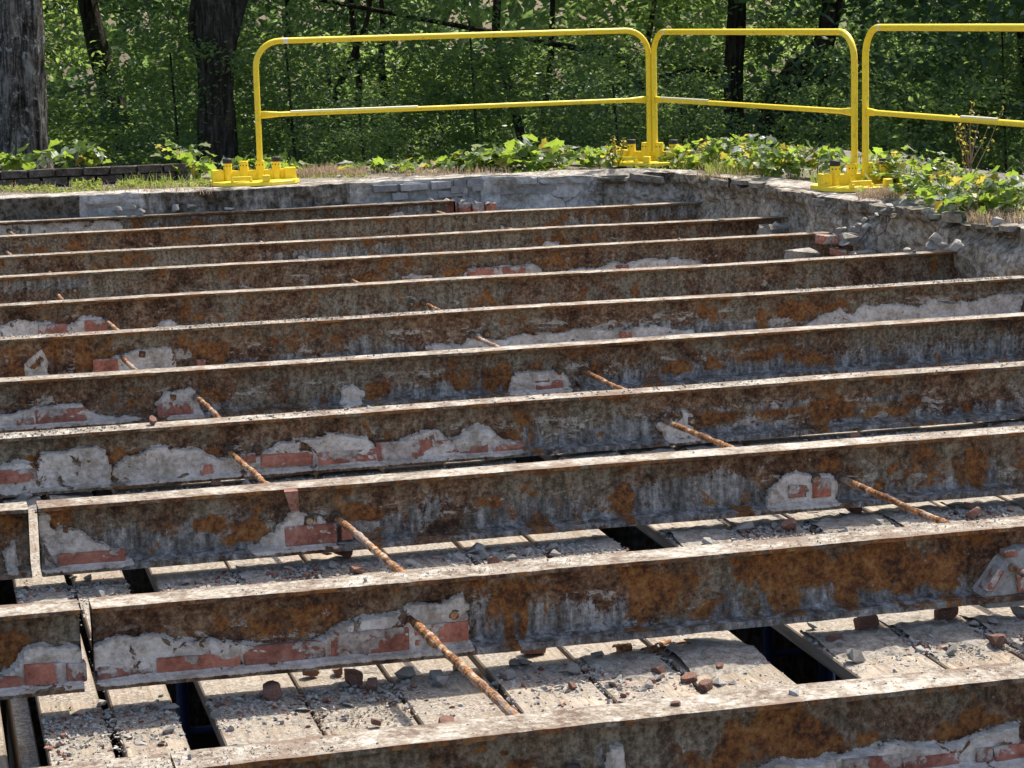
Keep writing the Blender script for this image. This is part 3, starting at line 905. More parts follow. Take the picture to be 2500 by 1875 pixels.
def build_beam(n, x0, x1, label, seed=0, cut_r=False):
    Y, Z0 = BY[n], BZ[n]
    root = empty('steel_beam', (0, Y, Z0))
    tag(root, label, 'steel beam', 'parallel rusty floor beams')
    step = .012 if n >= 6 else .018
    xs = np.linspace(x0, x1, int((x1 - x0) / step) + 2)
    nweb = 40 if n >= 9 else (26 if n >= 6 else 14)
    zw = np.linspace(-.028, -.180, nweb)
    prof = [(0, 0, 0), (0, -.011, 0), (.02, -.0135, 0), (.048, -.019, 0)] + [(WEBY, z, 1) for z in zw] + \
           [(.05, -.188, 1), (.02, -.1945, 1), (0, -.1965, 1), (0, -.214, 0), (.116, -.214, 0), (.116, -.1965, 0), (.075, -.188, 0), (.0665, -.178, 0), (.0665, -.028, 0), (.075, -.019, 0), (.116, -.011, 0), (.116, 0, 0), (.088, .0, 0), (.058, .0, 0), (.03, .0, 0)]
    K = len(prof)
    V, A = [], []
    cl = None
    for k, (py, pz, w) in enumerate(prof):
        y = np.full(xs.shape, py); z = np.full(xs.shape, pz)
        Hh = np.full(xs.shape, (pz + HB) / HB)
        Mf, G, Rr, Dp = fields(n, xs, Hh)
        edge = .0013 * fbm(xs * 34, pz * 40, n, 500, 4) + .003 * sstep(.35, .8, fbm(xs * 3.1, pz, n, 505, 3)) * fbm(xs * 12, 0, n, 506, 2)
        z = z + .0035 * fbm(xs * .7, 0, n, 507, 2)
        y = y + edge * (py in (0, .116))
        z = z + .0006 * fbm(xs * 22, py * 40, n, 510, 4)
        if w:
            crust = sstep(-.05, .35, Mf) * Dp
            tgt = .031 + .0045 * fbm(xs * 9, pz * 20, n, 520, 4, .5) + .0012 * fbm(xs * 60, pz * 90, n, 525, 3)
            ynew = tgt + (1 - np.clip((-.04 - pz) / .12, 0, 1)) * .012
            y = y * (1 - np.clip(crust, 0, 1)) + np.minimum(ynew, y) * np.clip(crust, 0, 1)
            scale = sstep(.45, .7, Rr + .3 * fbm(xs * 10, pz * 20, n, 530))
            y = y - .0025 * scale * (py == WEBY)
            y = y + .0012 * fbm(xs * 40, pz * 60, n, 535, 3)
        V.append(np.stack([xs, y, z], 1))
        if w:
            rl = 0
            A.append(np.stack([np.clip(Mf * .5 + .5, 0, 1), G, np.maximum(Rr, rl)], 1))
        else:
            g = G if pz < -.1 else 0 * xs
            rim_ = (.62 if py in (0, .116) else .0) if pz > -.012 else 0.
            A.append(np.stack([0 * xs, g, np.maximum(Rr * (pz < -.014) * .8, rim_)], 1))
    V = np.concatenate(V); A = np.clip(np.concatenate(A), 0, 1)
    nx = len(xs)
    i, j = np.meshgrid(np.arange(K), np.arange(nx - 1), indexing='ij')
    F = np.stack([i * nx + j, ((i + 1) % K) * nx + j, ((i + 1) % K) * nx + j + 1, i * nx + j + 1], -1).reshape(-1, 4)
    lf = {1: .6, 2: .1, 3: .15, 4: .3, 5: .1, 6: 1, 7: .75, 8: 1, 9: .55, 10: .5, 11: .45}[n]
    A = np.c_[A, np.full(len(A), lf)]
    me = np_mesh('beam_body', V, F, M_BEAM, False, {'fld': A})
    # end caps
    bm = bmesh.new(); bm.from_mesh(me)
    bm.verts.ensure_lookup_table()
    for e in (0, nx - 1):
        try:
            f = bm.faces.new([bm.verts[k * nx + e] for k in (range(K) if e else range(K - 1, -1, -1))])
            bmesh.ops.triangulate(bm, faces=[f])
        except Exception: pass
    bmesh.ops.recalc_face_normals(bm, faces=bm.faces)
    bm.to_mesh(me); bm.free()
    link('beam_body', me, root)
    for k, (crop, a, b, yt, yb) in enumerate(BRICKS.get(n, [])):
        p0 = webp(n, *C(crop, a, yb)); p1 = webp(n, *C(crop, b, yb - (b - a) * .09))
        pt = webp(n, *C(crop, (a + b) / 2, yt)); pb = webp(n, *C(crop, (a + b) / 2, yb - (b - a) * .03))
        w = p1[0] - p0[0]
        cx = (p0[0] + p1[0]) / 2
        if not (x0 < cx < x1): continue
        h0 = max(pb[1] * HB, .012); h1 = min(h0 + .066, max(pt[1] * HB, h0 + .035))
        me2 = BRK[(k + n) % 5] if w > .13 else HDR[(k + n) % 4]
        bw = .205 if w > .13 else .1
        dep = .05 if w > .13 else .09
        o = link('brick', me2, root, (cx, .0275 - .002 * random.random() + .0225, -HB + (h0 + h1) / 2))
        o.scale = (w / bw, .045 / dep, (h1 - h0) / .064)
        o.rotation_euler = (random.uniform(-.03, .03), 0, random.uniform(-.02, .02))
    return root


XL, XR = -1.9, 5.93
BL = {1: 'farthest rusty beam, short, lying against the back wall and ending before the corner',
      2: 'second farthest beam, plain brown web, reaching the right wall near the corner',
      3: 'third beam from the back wall, small mortar flakes, ending under broken concrete',
      4: 'fourth beam from the back wall, pale mortar and two red bricks along its foot',
      5: 'fifth beam from the back wall, smooth brown web running into the rounded concrete at right',
      6: 'sixth beam from the back wall, white lime flakes and dark streaks along its lower web',
      7: 'seventh beam from the back wall, blue-grey lower web and one flat mortar slab stuck on it',
      8: 'fourth nearest beam, long row of red bricks and mortar clinging to its lower web',
      9: 'third nearest beam, grey web with a mortar and brick patch beside each tie rod',
      10: 'second nearest beam, orange rust drips over grey lime and a row of bricks at left',
      11: 'nearest rusty beam with a gritty top flange crossing the bottom of the picture'}
for n in range(1, 9):
    build_beam(n, XL, 3.95 if n == 1 else XR, BL[n], n)
# the three nearest beams are sawn through near their left end
build_beam(9, .315, XR, BL[9]); build_beam(9, XL, .285, 'short left length of the third nearest beam, sawn off before a narrow gap')
build_beam(10, .375, XR, BL[10]); build_beam(10, XL, .345, 'short left length of the second nearest beam with brick lumps, beyond the saw gap')
build_beam(11, .435, XR, BL[11]); build_beam(11, XL, .430, 'short left length of the nearest beam in the bottom left corner')

# ---- large springer lump of mortar and brick on beam 10 at the right
sp_root = empty('masonry_lump', (0, BY[10], 0))
tag(sp_root, 'sloping mortar and brick lump on the second nearest beam at the right edge', 'masonry')
pts = []
poly = [(1912, 330), (1935, 378), (2230, 352), (2330, 345), (2330, 60), (2150, 62), (2050, 120), (1990, 220)]
for i, (x, y) in enumerate(poly):
    X, h = webp(10, *C(8, x, y))
    z = -HB + h * HB
    inset = .0 if i in (0, 1, 2, 3) else .02
    pts.append((X, WEBY, z))
    cx = 3.75
    pts.append((X + (.02 if X < 3.4 else 0), .012 + inset + random.uniform(-.006, .006), z - .008))
lump = hull_mesh('mortar_body', pts, M_MORTAR)
link('mortar_body', lump, sp_root)
for (x0_, x1_, y0_, y1_, ry) in [(1940, 2070, 175, 295, -.9), (2130, 2230, 190, 290, .1), (2060, 2130, 75, 110, .1)]:
    a = webp(10, *C(8, x0_, (y0_ + y1_) / 2)); b = webp(10, *C(8, x1_, (y0_ + y1_) / 2))
    t = webp(10, *C(8, (x0_ + x1_) / 2, y0_)); u = webp(10, *C(8, (x0_ + x1_) / 2, y1_))
    o = link('brick', HDR[2], sp_root, ((a[0] + b[0]) / 2, .022, -HB + (t[1] + u[1]) / 2 * HB))
    if ry < -.5:
        o.scale = (.72, .5, .33); o.rotation_euler = (0, -.95, .0)
    else:
        o.scale = ((b[0] - a[0]) / .1, .4, (t[1] - u[1]) * HB / .064)

# ---- brick shard leaning on beam 9
p = webp(9, *C(4, 1730, 790))
sh = hull_mesh('brick_shard', [(-.024, 0, .035), (.020, 0, .035), (.022, .0, -.03), (-.004, 0, -.032), (-.022, .02, .036), (.019, .02, .036), (.02, .016, -.028), (0, .018, -.03)], M_BRICKC)
o = link('brick_shard', sh, None, (p[0], BY[9] - .018, -.036))
o.rotation_euler = (.12, 0, 0)
tag(o, 'wedge of orange brick hanging over the lip of the third nearest beam', 'brick piece')


# ================================================================== TIE RODS
RODS = [(1, (1058, 511), (1089, 522), 'at the end of the farthest beam'), (1, (20, 560), (30, 570), 'by the left frame edge'),
        (2, (631, 587), (647, 597), 'left of centre'), (2, (1233, 554), (1258, 562), 'right of centre'), (2, (14, 613), (24, 619), 'by the left frame edge'),
        (3, (114, 661), (126, 666), 'at the left'), (4, (134, 717), (155, 729), 'at the left'), (4, (848, 679), (887, 695), 'at the centre, yellowish'),
        (5, (256, 780), (283, 804), 'at the left'), (5, (1035, 739), (1089, 766), 'at the centre, pale'),
        (6, (293, 869.6), (334, 902), 'at the left, orange'), (6, (1151, 819), (1231, 853), 'at the centre, pale and flaking'),
        (7, (474, 965), (533, 1015), 'at the left beside a red brick'), (7, (1422, 908), (1532, 955), 'at the centre beside a mortar slab'),
        (8, (555, 1099), (651, 1181.5), 'at the left with a white patch'), (8, (1616, 1024), (1787, 1092), 'right of centre'),
        (9, (820, 1260), (980, 1391), 'left of centre beside a brick patch'), (9, (2047.5, 1164), (2290, 1267), 'at the right over the boards'),
        (10, (994, 1502.5), (1254, 1745), 'at the centre, thick and scaly'), (10, (2459, 1377), (2520, 1409), 'at the right frame edge'),
        (3, (1560 + 240, 600), (1575 + 240, 606), None)]
ORD = {1: 'farthest', 2: 'second farthest', 3: 'third farthest', 4: 'fourth farthest', 5: 'fifth farthest', 6: 'sixth farthest', 7: 'seventh farthest', 8: 'fourth nearest', 9: 'third nearest', 10: 'second nearest'}
nutm = None
for n, a, b, txt in RODS:
    if txt is None: continue
    A_ = on_y(*a, BY[n] + WEBY)
    zr = min(max(A_[2], BZ[n] - .125), BZ[n] - .07)
    B_ = on_z(*b, zr - .0)
    x0, x1 = A_[0], A_[0] + (B_[0] - A_[0]) / max(.15, BY[n] + WEBY - B_[1]) * (BY[n] - BY[n + 1])
    if abs(x1 - x0) > .14: x1 = x0 + .09
    yb, ye = BY[n] + WEBY + .06, BY[n + 1] + WEBY - .032
    if n == 10: ye = BY[11] + WEBY - .03
    N = 60
    t = np.linspace(0, 1, N)
    sx = rng.uniform(0, 99)
    P = np.stack([x0 + (x1 - x0) * t + .004 * np.sin(t * 3.1 + sx) * t * (1 - t) * 4 + .004 * fbm(t * 4, sx, 0, 5, 3), yb + (ye - yb) * t, zr + .004 * fbm(t * 3, sx, 4, 7, 3) - .006 * np.sin(t * np.pi)], 1)
    root = empty('tie_rod', tuple(P[0]))
    tag(root, 'rusty tie rod before the %s beam, %s' % (ORD[n], txt), 'tie rod', 'tie rods through the beam webs')
    rad = (.0112 if n >= 9 else .0105) * (1 + .15 * fbm(t * 18, sx, 1, 9, 4, .65))
    V, F = tube_np(P - P[0], rad, 12)
    V = V + (.0018 * fbm(V[:, 0] * 90 + sx, V[:, 1] * 60, V[:, 2] * 90, 13, 3))[:, None]
    link('rod', np_mesh('rod', V, F, M_ROD, False), root)
    bm = bmesh.new()
    bmesh.ops.create_cone(bm, cap_ends=True, segments=4, radius1=.024, radius2=.022, depth=.018, matrix=Matrix.Translation(Vector(P[-1] - P[0]) + Vector((0, .018, 0))) @ Matrix.Rotation(math.pi / 2, 4, 'X') @ Matrix.Rotation(.6, 4, 'Z'))
    bmesh.ops.bevel(bm, geom=list(bm.edges), offset=.003, segments=1, affect='EDGES')
    link('nut', bm_mesh('nut', bm, M_BOLT), root)
    bm = bmesh.new()
    yc = BY[n] + WEBY - .006 - P[0][1]
    bmesh.ops.create_cone(bm, cap_ends=True, segments=9, radius1=.022, radius2=.017, depth=.012, matrix=Matrix.Translation(Vector((P[3][0] - P[0][0], yc, 0))) @ Matrix.Rotation(math.pi / 2, 4, 'X'))
    link('washer', bm_mesh('washer', bm, M_BOLT), root)

# ================================================================== SCAFFOLD BOARDS
BX = [(-1.62, -1.38), (-1.37, -1.12), (-1.1, -.86), (-.85, -.61), (-.60, -.36), (-.35, -.11), (.235, .39), (.415, .57), (.655, .895), (.903, 1.14), (1.148, 1.392), (1.408, 1.645), (1.66, 1.885), (1.90, 2.15),
      (2.32, 2.565), (2.58, 2.80), (2.815, 3.075), (3.09, 3.34), (3.352, 3.595), (3.607, 3.85), (3.865, 4.10), (4.115, 4.35), (4.47, 4.71), (4.72, 4.96), (4.975, 5.21), (5.22, 5.46), (5.475, 5.70)]
for k, (a, b) in enumerate(BX):
    if b > 4.75 or a < 0: continue
    for far in (0,):
        y0, y1 = (3.6, 9.15) if not far else (9.2, 16.5)
        bm = bmesh.new()
        w = b - a
        bm_box(bm, (0, 0, 0), (w, y1 - y0, .042), bev=.004)
        for e in [e for e in bm.edges if abs(e.verts[0].co.y - e.verts[1].co.y) > 1]: pass
        bmesh.ops.bisect_plane(bm, geom=bm.verts[:] + bm.edges[:] + bm.faces[:], plane_co=(0, .6, 0), plane_no=(0, 1, 0))
        bmesh.ops.bisect_plane(bm, geom=bm.verts[:] + bm.edges[:] + bm.faces[:], plane_co=(0, -.7, 0), plane_no=(0, 1, 0))
        o = link('scaffold_board', bm_mesh('scaffold_board', bm, M_WOOD))
        ym = (y0 + y1) / 2
        z = float(ZP(ym)) - .021 + random.uniform(-.003, .003)
        o.location = (a + w / 2, ym, z)
        o.rotation_euler = (math.atan(.018) if not far else 0, random.uniform(-.006, .006), random.uniform(-.0012, .0012))
        names = {6: 'narrow dusty board at the far left under the beams', 7: 'narrow reddish board just left of the first open gap', 8: 'dusty board with its edge bare, just right of the left gap',
                 9: 'second board right of the left gap', 10: 'third board right of the left gap, bare grain showing', 11: 'clean grained board right of the centre tie rod', 12: 'board two places left of the wide right-hand gap',
                 13: 'board along the left side of the wide right-hand gap', 14: 'board along the right side of the wide right-hand gap', 15: 'second board right of the wide right-hand gap', 16: 'third board right of the wide gap',
                 17: 'fourth board right of the wide gap', 18: 'fifth board right of the wide gap', 19: 'sixth board right of the wide gap, near the right frame edge', 20: 'seventh board right of the wide gap, seen only behind the third nearest beam', 21: 'board left of the small far right opening', 22: 'board right of the small far right opening'}
        if far: tag(o, 'scaffold board hidden deep between the far beams', 'board', 'boards under the far beams')
        elif k in names: tag(o, 'weathered ' + names[k], 'board', 'scaffold boards under the near beams')
        else: tag(o, 'weathered scaffold board number %d counted from the left edge, ' % (k - 4) + ('left of the first gaps' if k < 8 else 'towards the right wall'), 'board', 'scaffold boards under the near beams')
for k, (a, b) in enumerate([(-2.0, .6), (.62, 3.2), (3.22, 5.8)]):  # unseen sheets added to keep daylight out of the pit below
    bm = bmesh.new(); bm_box(bm, (0, 0, 0), (b - a, 7.1, .02))
    o = link('light_block_sheet', bm_mesh('light_block_sheet', bm, M_WOOD)); o.location = ((a + b) / 2, 12.8, -.30)
    tag(o, 'added light-blocking sheet, unseen under the far beams, %s' % ['left part', 'middle part', 'right part'][k], 'light blocker')
OPEN = [(-.11, .235), (.57, .655), (2.15, 2.32), (4.35, 4.47)]


def is_open(x):
    r = np.zeros(np.shape(x), bool)
    for a, b in OPEN: r |= (x > a) & (x < b)
    return r


# ---- blue scaffold frames below
def pipe(P, r, mat, name, parent, nseg=8):
    V, F = tube_np(P, r, nseg)
    return link(name, np_mesh(name, V, F, mat, True), parent)


for k, (px, Y) in enumerate([(1875, 7.6), (705 - 265, 7.4)]):
    base = on_y(px, 1600, Y)
    root = empty('scaffold_tower', (base[0], Y, -3.9))
    tag(root, ['blue scaffold frame standing below the wide right-hand gap', 'blue scaffold frame standing below the left gap'][k], 'scaffold')
    for dx in (0, .22, .75):
        pipe([(dx, 0, 0), (dx, 0, 3.45)], .021, M_BLUE, 'post', root)
    for z in (1.2, 2.5, 2.75, 3.0, 3.3):
        pipe([(0, 0, z), (.75, 0, z)], .014, M_BLUE, 'rail', root)
    pipe([(0, .5, .2), (.75, .5, 3.2)], .012, M_BLUE, 'brace', root)
    pipe([(.75, 0, 0), (.75, 1.2, 0), (.75, 1.2, 3.4)], .02, M_BLUE, 'post', root)
for k, (x, y) in enumerate([(0.1, 5.2), (3.0, 6.5), (1.5, 6.3), (4.5, 8)]):
    bm = bmesh.new(); bm_box(bm, (0, 0, -.11), (.09, 7.0 if k else 6, .14), bev=.004)
    o = link('timber_joist', bm_mesh('timber_joist', bm, M_WOOD)); o.location = (x + .0, y + 1, float(ZP(y + 1)) - .047)
    o.rotation_euler = (math.atan(.018), 0, 0)
    tag(o, 'long timber joist carrying the scaffold boards, %s' % ['below the far left board', 'right of the wide gap', 'below the centre boards', 'near the right wall'][k], 'timber')
bm = bmesh.new()   # dark timber under the first board, bottom left
bm_box(bm, (0, 0, -.5), (.05, 2.6, .9), bev=.004)
o = link('form_panel', bm_mesh('form_panel', bm, M_WOOD)); o.location = (.20, 5.4, -.34)
tag(o, 'dark upright timber panel beneath the leftmost board in the bottom left corner', 'timber')


# ================================================================== RUBBLE
def stone_pts(r, k=13, s=(1, 1, 1), flat=1.0):
    out = []
    for _ in range(k):
        v = Vector((r.gauss(0, 1), r.gauss(0, 1), r.gauss(0, 1))).normalized() * r.uniform(.75, 1)
        out.append((v.x * s[0], v.y * s[1], v.z * s[2] * flat))
    return out


rr = random.Random(4)
STONES = [hull_mesh('stone%d' % i, stone_pts(rr, 12, (1, rr.uniform(.55, .95), rr.uniform(.35, .8))), M_CHUNK) for i in range(10)]
BCH = []
for i in range(8):
    q = []
    for sx_ in (-1, 1):
        for sy_ in (-1, 1):
            for sz_ in (-1, 1):
                if rr.random() < .5:
                    q += [(sx_ * rr.uniform(.2, .6), sy_ * .6, sz_ * .45), (sx_, sy_ * rr.uniform(0, .3), sz_ * .45), (sx_ * .9, sy_ * .6, sz_ * rr.uniform(-.1, .2))]
                else:
                    q.append((sx_ * rr.uniform(.65, 1), sy_ * rr.uniform(.4, .7), sz_ * rr.uniform(.3, .55)))
    BCH.append(hull_mesh('brickbit%d' % i, q, M_BRICKC))
FLAKE = [hull_mesh('flake%d' % i, stone_pts(rr, 12, (1, .7, .16)), M_CHUNK) for i in range(4)]


def put(kind, x, y, zsurf, size, label, group=None, name=None, rot=None, tilt=.5, sc=None):
    lst = {'m': STONES, 'b': BCH, 'f': FLAKE}[kind]
    me = rr.choice(lst)
    o = link(name or {'m': 'mortar_chunk', 'b': 'brick_chunk', 'f': 'mortar_flake'}[kind], me)
    o.scale = sc or (size, size, size)
    o.rotation_euler = rot or (rr.uniform(-tilt, tilt), rr.uniform(-tilt, tilt), rr.uniform(0, 6.28))
    bpy.context.view_layer.update() if False else None
    R3 = o.rotation_euler.to_matrix()
    zmin = min((R3 @ Vector((v.co.x * o.scale[0], v.co.y * o.scale[1], v.co.z * o.scale[2]))).z for v in me.vertices)
    o.location = (x, y, zsurf - zmin - size * .04)
    tag(o, label, {'m': 'mortar lump', 'b': 'brick piece', 'f': 'mortar flake'}[kind], group)
    return o


# named pieces on boards: (kind, px, py, halfsize m, label)
BAY = {8: 7.4, 9: 6.2, 10: 5.2}
NAMED = [
    ('b', *C(7, 1470, 870), .036, 'big dark half brick on the board behind the nearest beam, left of centre'),
    ('b', *C(7, 1910, 790), .034, 'dark red brick lump against the foot of the second nearest beam'),
    ('b', *C(7, 2010, 835), .022, 'small red brick piece right of the dark brick lump'),
    ('m', *C(9, 240, 960), .036, 'large pale mortar lump left of the thick centre tie rod'),
    ('f', *C(7, 1310, 1130), .042, 'bright white mortar slab at the edge of the left gap'),
    ('b', *C(9, 50, 1290), .014, 'crumbled red brick bit in sunlight behind the nearest beam'),
    ('m', *C(7, 1440, 930), .012, 'small round pebble of mortar in front of the big half brick'),
    ('m', *C(7, 1865, 1000), .011, 'lone pale pebble lying in the sun on the board left of the centre rod'),
    ('m', *C(7, 545, 915), .017, 'grey stone below the saw gap of the second nearest beam'),
    ('m', *C(7, 830, 930), .016, 'pale stone in sunlight on the narrow reddish board'),
    ('m', *C(7, 910, 940), .015, 'white stone at the brink of the left gap'),
    ('m', *C(7, 860, 870), .016, 'upright grey stone at the foot of the second nearest beam by the left gap'),
    ('b', *C(7, 340, 1095), .009, 'small red chip on the leftmost board'),
    ('m', *C(9, 1050, 870), .027, 'squarish grey lump right of the centre tie rod in the shade'),
    ('b', *C(9, 1110, 795), .034, 'brown brick slab wedged under the second nearest beam'),
    ('m', *C(9, 1540, 830), .026, 'grey lump in shade left of the curled rust flakes'),
    ('m', *C(9, 1820, 850), .026, 'dark grey stone beside the curled rust flakes'),
    ('f', *C(9, 1640, 1010), .026, 'thin flat red and white tile shard at the shadow edge'),
    ('b', *C(9, 1720, 1100), .009, 'small brick crumb in sunlight right of the thin shard'),
    ('b', *C(8, 490, 830), .022, 'pointed red brick chip standing against the nearest beam'),
    ('b', *C(8, 570, 728), .014, 'oval red brick chip in the shade left of the wide gap'),
    ('b', *C(8, 1190, 580), .024, 'flat red brick flake in the shade right of the wide gap'),
    ('b', *C(8, 1360, 500), .034, 'large brown brick lump under the second nearest beam, right of the wide gap'),
    ('m', *C(8, 1060, 500), .032, 'broad grey mortar lump beside the right edge of the wide gap'),
    ('b', *C(8, 1790, 450), .040, 'long dark brick piece leaning at the foot of the second nearest beam'),
    ('m', *C(8, 1780, 495), .018, 'rounded pale stone below the long dark brick piece'),
    ('m', *C(8, 1930, 520), .020, 'squarish pale stone near the right-hand rubble heap'),
    ('m', *C(8, 2040, 480), .030, 'flat grey mortar piece in the right-hand rubble heap'),
    ('m', *C(8, 2180, 430), .040, 'big pale mortar lump at the right frame edge'),
    ('b', *C(8, 2070, 590), .028, 'orange-red half brick in the sun at the right'),
    ('m', *C(8, 1655, 630), .021, 'white block-like stone straddling a board joint at the right'),
    ('m', *C(8, 1540, 510), .020, 'small grey lump between brick pieces under the second nearest beam'),
    ('f', *C(8, 30, 800), .02, 'pale flake at the shadow edge below the curled rust flakes'),
    ('m', *C(4, 2000, 1170), .028, 'pale rounded mortar lump left of the rod behind the second nearest beam'),
    ('b', *C(4, 2055, 1110), .032, 'red brick lump under the mortar patch of the third nearest beam'),
    ('m', *C(4, 1965, 1090), .024, 'grey stone leaning on the red brick lump'),
    ('b', *C(4, 1840, 1235), .014, 'small orange brick chip in front of the pale mortar lump'),
    ('b', *C(4, 2140, 1205), .022, 'orange brick piece next to the left tie rod'),
    ('m', *C(4, 1690, 1235), .014, 'white pebble at the sunlit edge behind the second nearest beam'),
    ('f', *C(4, 1400, 1090), .02, 'thin grey flake in the drift behind the second nearest beam'),
    ('m', *C(4, 530, 1250), .02, 'white jagged stone on the board left of the first gap'),
    ('m', *C(4, 440, 1245), .018, 'pale jagged stone on the narrow board at far left'),
    ('m', *C(4, 600, 1360), .024, 'lump of crumbs at the brink of the gap behind the second nearest beam'),
    ('f', *C(5, 880, 1090), .035, 'white sheet-like flake in the shade at the centre'),
    ('f', *C(5, 1010, 1075), .035, 'second pale sheet-like flake right of centre in the shade'),
    ('m', *C(6, 540, 945), .043, 'long pale mortar block lying half in the sun'),
    ('m', *C(6, 270, 1005), .017, 'white stone left of the long mortar block'),
    ('b', *C(6, 1190, 850), .028, 'brown brick piece in shade beside the right tie rod'),
    ('f', *C(6, 1140, 870), .028, 'grey flake propped on rubble beside the right tie rod'),
    ('f', *C(6, 1420, 838), .022, 'bluish flat flake behind the right tie rod'),
    ('b', *C(6, 1880, 830), .018, 'red brick chip in the shade at the far right board'),
    ('b', *C(6, 1380, 925), .009, 'pink brick crumb on a board joint near the right tie rod'),
    ('f', *C(5, 930, 1165), .024, 'pale slab touching the top of the second nearest beam'),
    ('m', *C(4, 150, 765), .045, 'white flat block beside the left end of the third nearest beam'),
    ('b', *C(4, 1300, 690), .022, 'red brick scrap in the sliver behind the third nearest beam'),
    ('m', *C(4, 1480, 680), .028, 'grey lump in the sliver behind the third nearest beam'),
    ('b', *C(6, 1200, 410), .022, 'pink brick scrap on a board behind the third nearest beam'),
    ('b', *C(7, 1680, 760), .022, 'brown brick bit under the second nearest beam left of centre'),
    ('b', *C(7, 1825, 750), .02, 'small dark brick bit touching the beam foot left of centre'),
    ('m', *C(9, 980, 880), .022, 'grey lump half hidden behind the squarish lump'),
    ('m', *C(9, 460, 960), .03, 'broad mortar lump directly left of the thick centre tie rod'),
    ('m', *C(9, 600, 910), .026, 'dark mortar lump behind the thick centre tie rod'),
]
for kind, px, py, sz, lab in NAMED:
    p = on_z(px, py, -.28)
    p = on_z(px, py + sz * FPX / p[1] * .25, float(ZP(p[1])) + .004)
    nearest = min(range(8, 12), key=lambda n: abs(BY[n] + .06 - p[1]))
    y = p[1]
    o = put(kind, p[0], y, float(ZP(y)) + .002, sz, lab, tilt=.35)
# long pale block flattened
# random larger rubble in drifts at beam feet
cnt = 0
for n, K in ((10, 100), (9, 75), (8, 30)):
    for k in range(K):
        x = rr.uniform(.2, 4.2)
        if rr.random() < .45: x = rr.choice([rr.gauss(2.9, .3), rr.gauss(1.05, .25), rr.gauss(1.7, .2)])
        if bool(is_open(np.array(x))) or x < .2: continue
        y = BY[n] + .02 - abs(rr.gauss(0, .14)) if n != 8 else BY[n] - rr.uniform(.1, .9)
        sz = min(.036, abs(rr.gauss(.012, .010)) + .007)
        kd = rr.choice('mmmmmmmbff')
        nm = {'m': 'mortar lump', 'b': 'brick fragment', 'f': 'mortar flake'}[kd]
        zone = ['left of the first gap', 'just right of the first gap', 'left of the centre rod', 'around the centre rod', 'right of the centre rod', 'left of the wide gap', 'right of the wide gap', 'near the right rod', 'towards the right edge', 'by the right frame edge'][min(9, int((x - .2) / .36))]
        szn = 'tiny' if sz < .012 else ('small' if sz < .02 else 'fist-sized')
        zone += ' at its foot' if y > BY[n] - .06 else (' in its shade' if y > BY[n] - .16 else ' on the boards')
        put(kd, x, y, float(ZP(y)), sz, '%s %s below the %s beam, %s' % (szn, nm, ORD[n].replace(' nearest', '-nearest'), zone), '%ss below the %s beam' % (nm, ORD[n]))
# stones resting on beam tops
for n, px, py, sz, kd, lab in [(8, *C(4, 890, 290), .020, 'b', 'red and white brick chip on top of the fourth nearest beam'), (8, *C(4, 1600, 255), .016, 'm', 'grey pebble on the fourth nearest beam, right of the left rod'),
                               (8, *C(4, 1770, 262), .008, 'm', 'tiny pebble next to the grey one on the fourth nearest beam'), (8, *C(4, 1825, 255), .011, 'm', 'third pebble in the row on the fourth nearest beam'),
                               (8, *C(4, 1905, 250), .007, 'm', 'fourth smallest pebble in the row on the fourth nearest beam'), (8, *C(4, 2085, 240), .015, 'm', 'flat oval stone on the fourth nearest beam'),
                               (8, *C(5, 245, 235), .014, 'm', 'rightmost oval stone on the fourth nearest beam'), (4, *C(3, 122, 693), .016, 'm', 'lone pale pebble perched on the fourth farthest beam'),
                               (3, *C(3, 660, 600), .018, 'm', 'upright pale stone below the end of the third farthest beam'), (11, *C(8, 970, 865), .018, 'm', 'white pebble on the nearest beam'),
                               (11, *C(8, 330, 925), .011, 'b', 'red brick crumb on the nearest beam'), (5, *C(3, 1510, 765), .020, 'm', 'pale shard on the right end of the fifth farthest beam'),
                               (10, *C(9, 400, 270), .011, 'm', 'grey pebble on the second nearest beam right of the rod'), (11, *C(7, 1030, 1205), .009, 'm', 'dark crumb on the nearest beam at left')]:
    p = on_z(px, py, BZ[n] + .006)
    if abs(p[1] - BY[n] - .06) > .06: p[1] = BY[n] + .06
    put(kd, p[0], p[1], BZ[n] + (.001 if n != 3 else -.13), sz, lab)
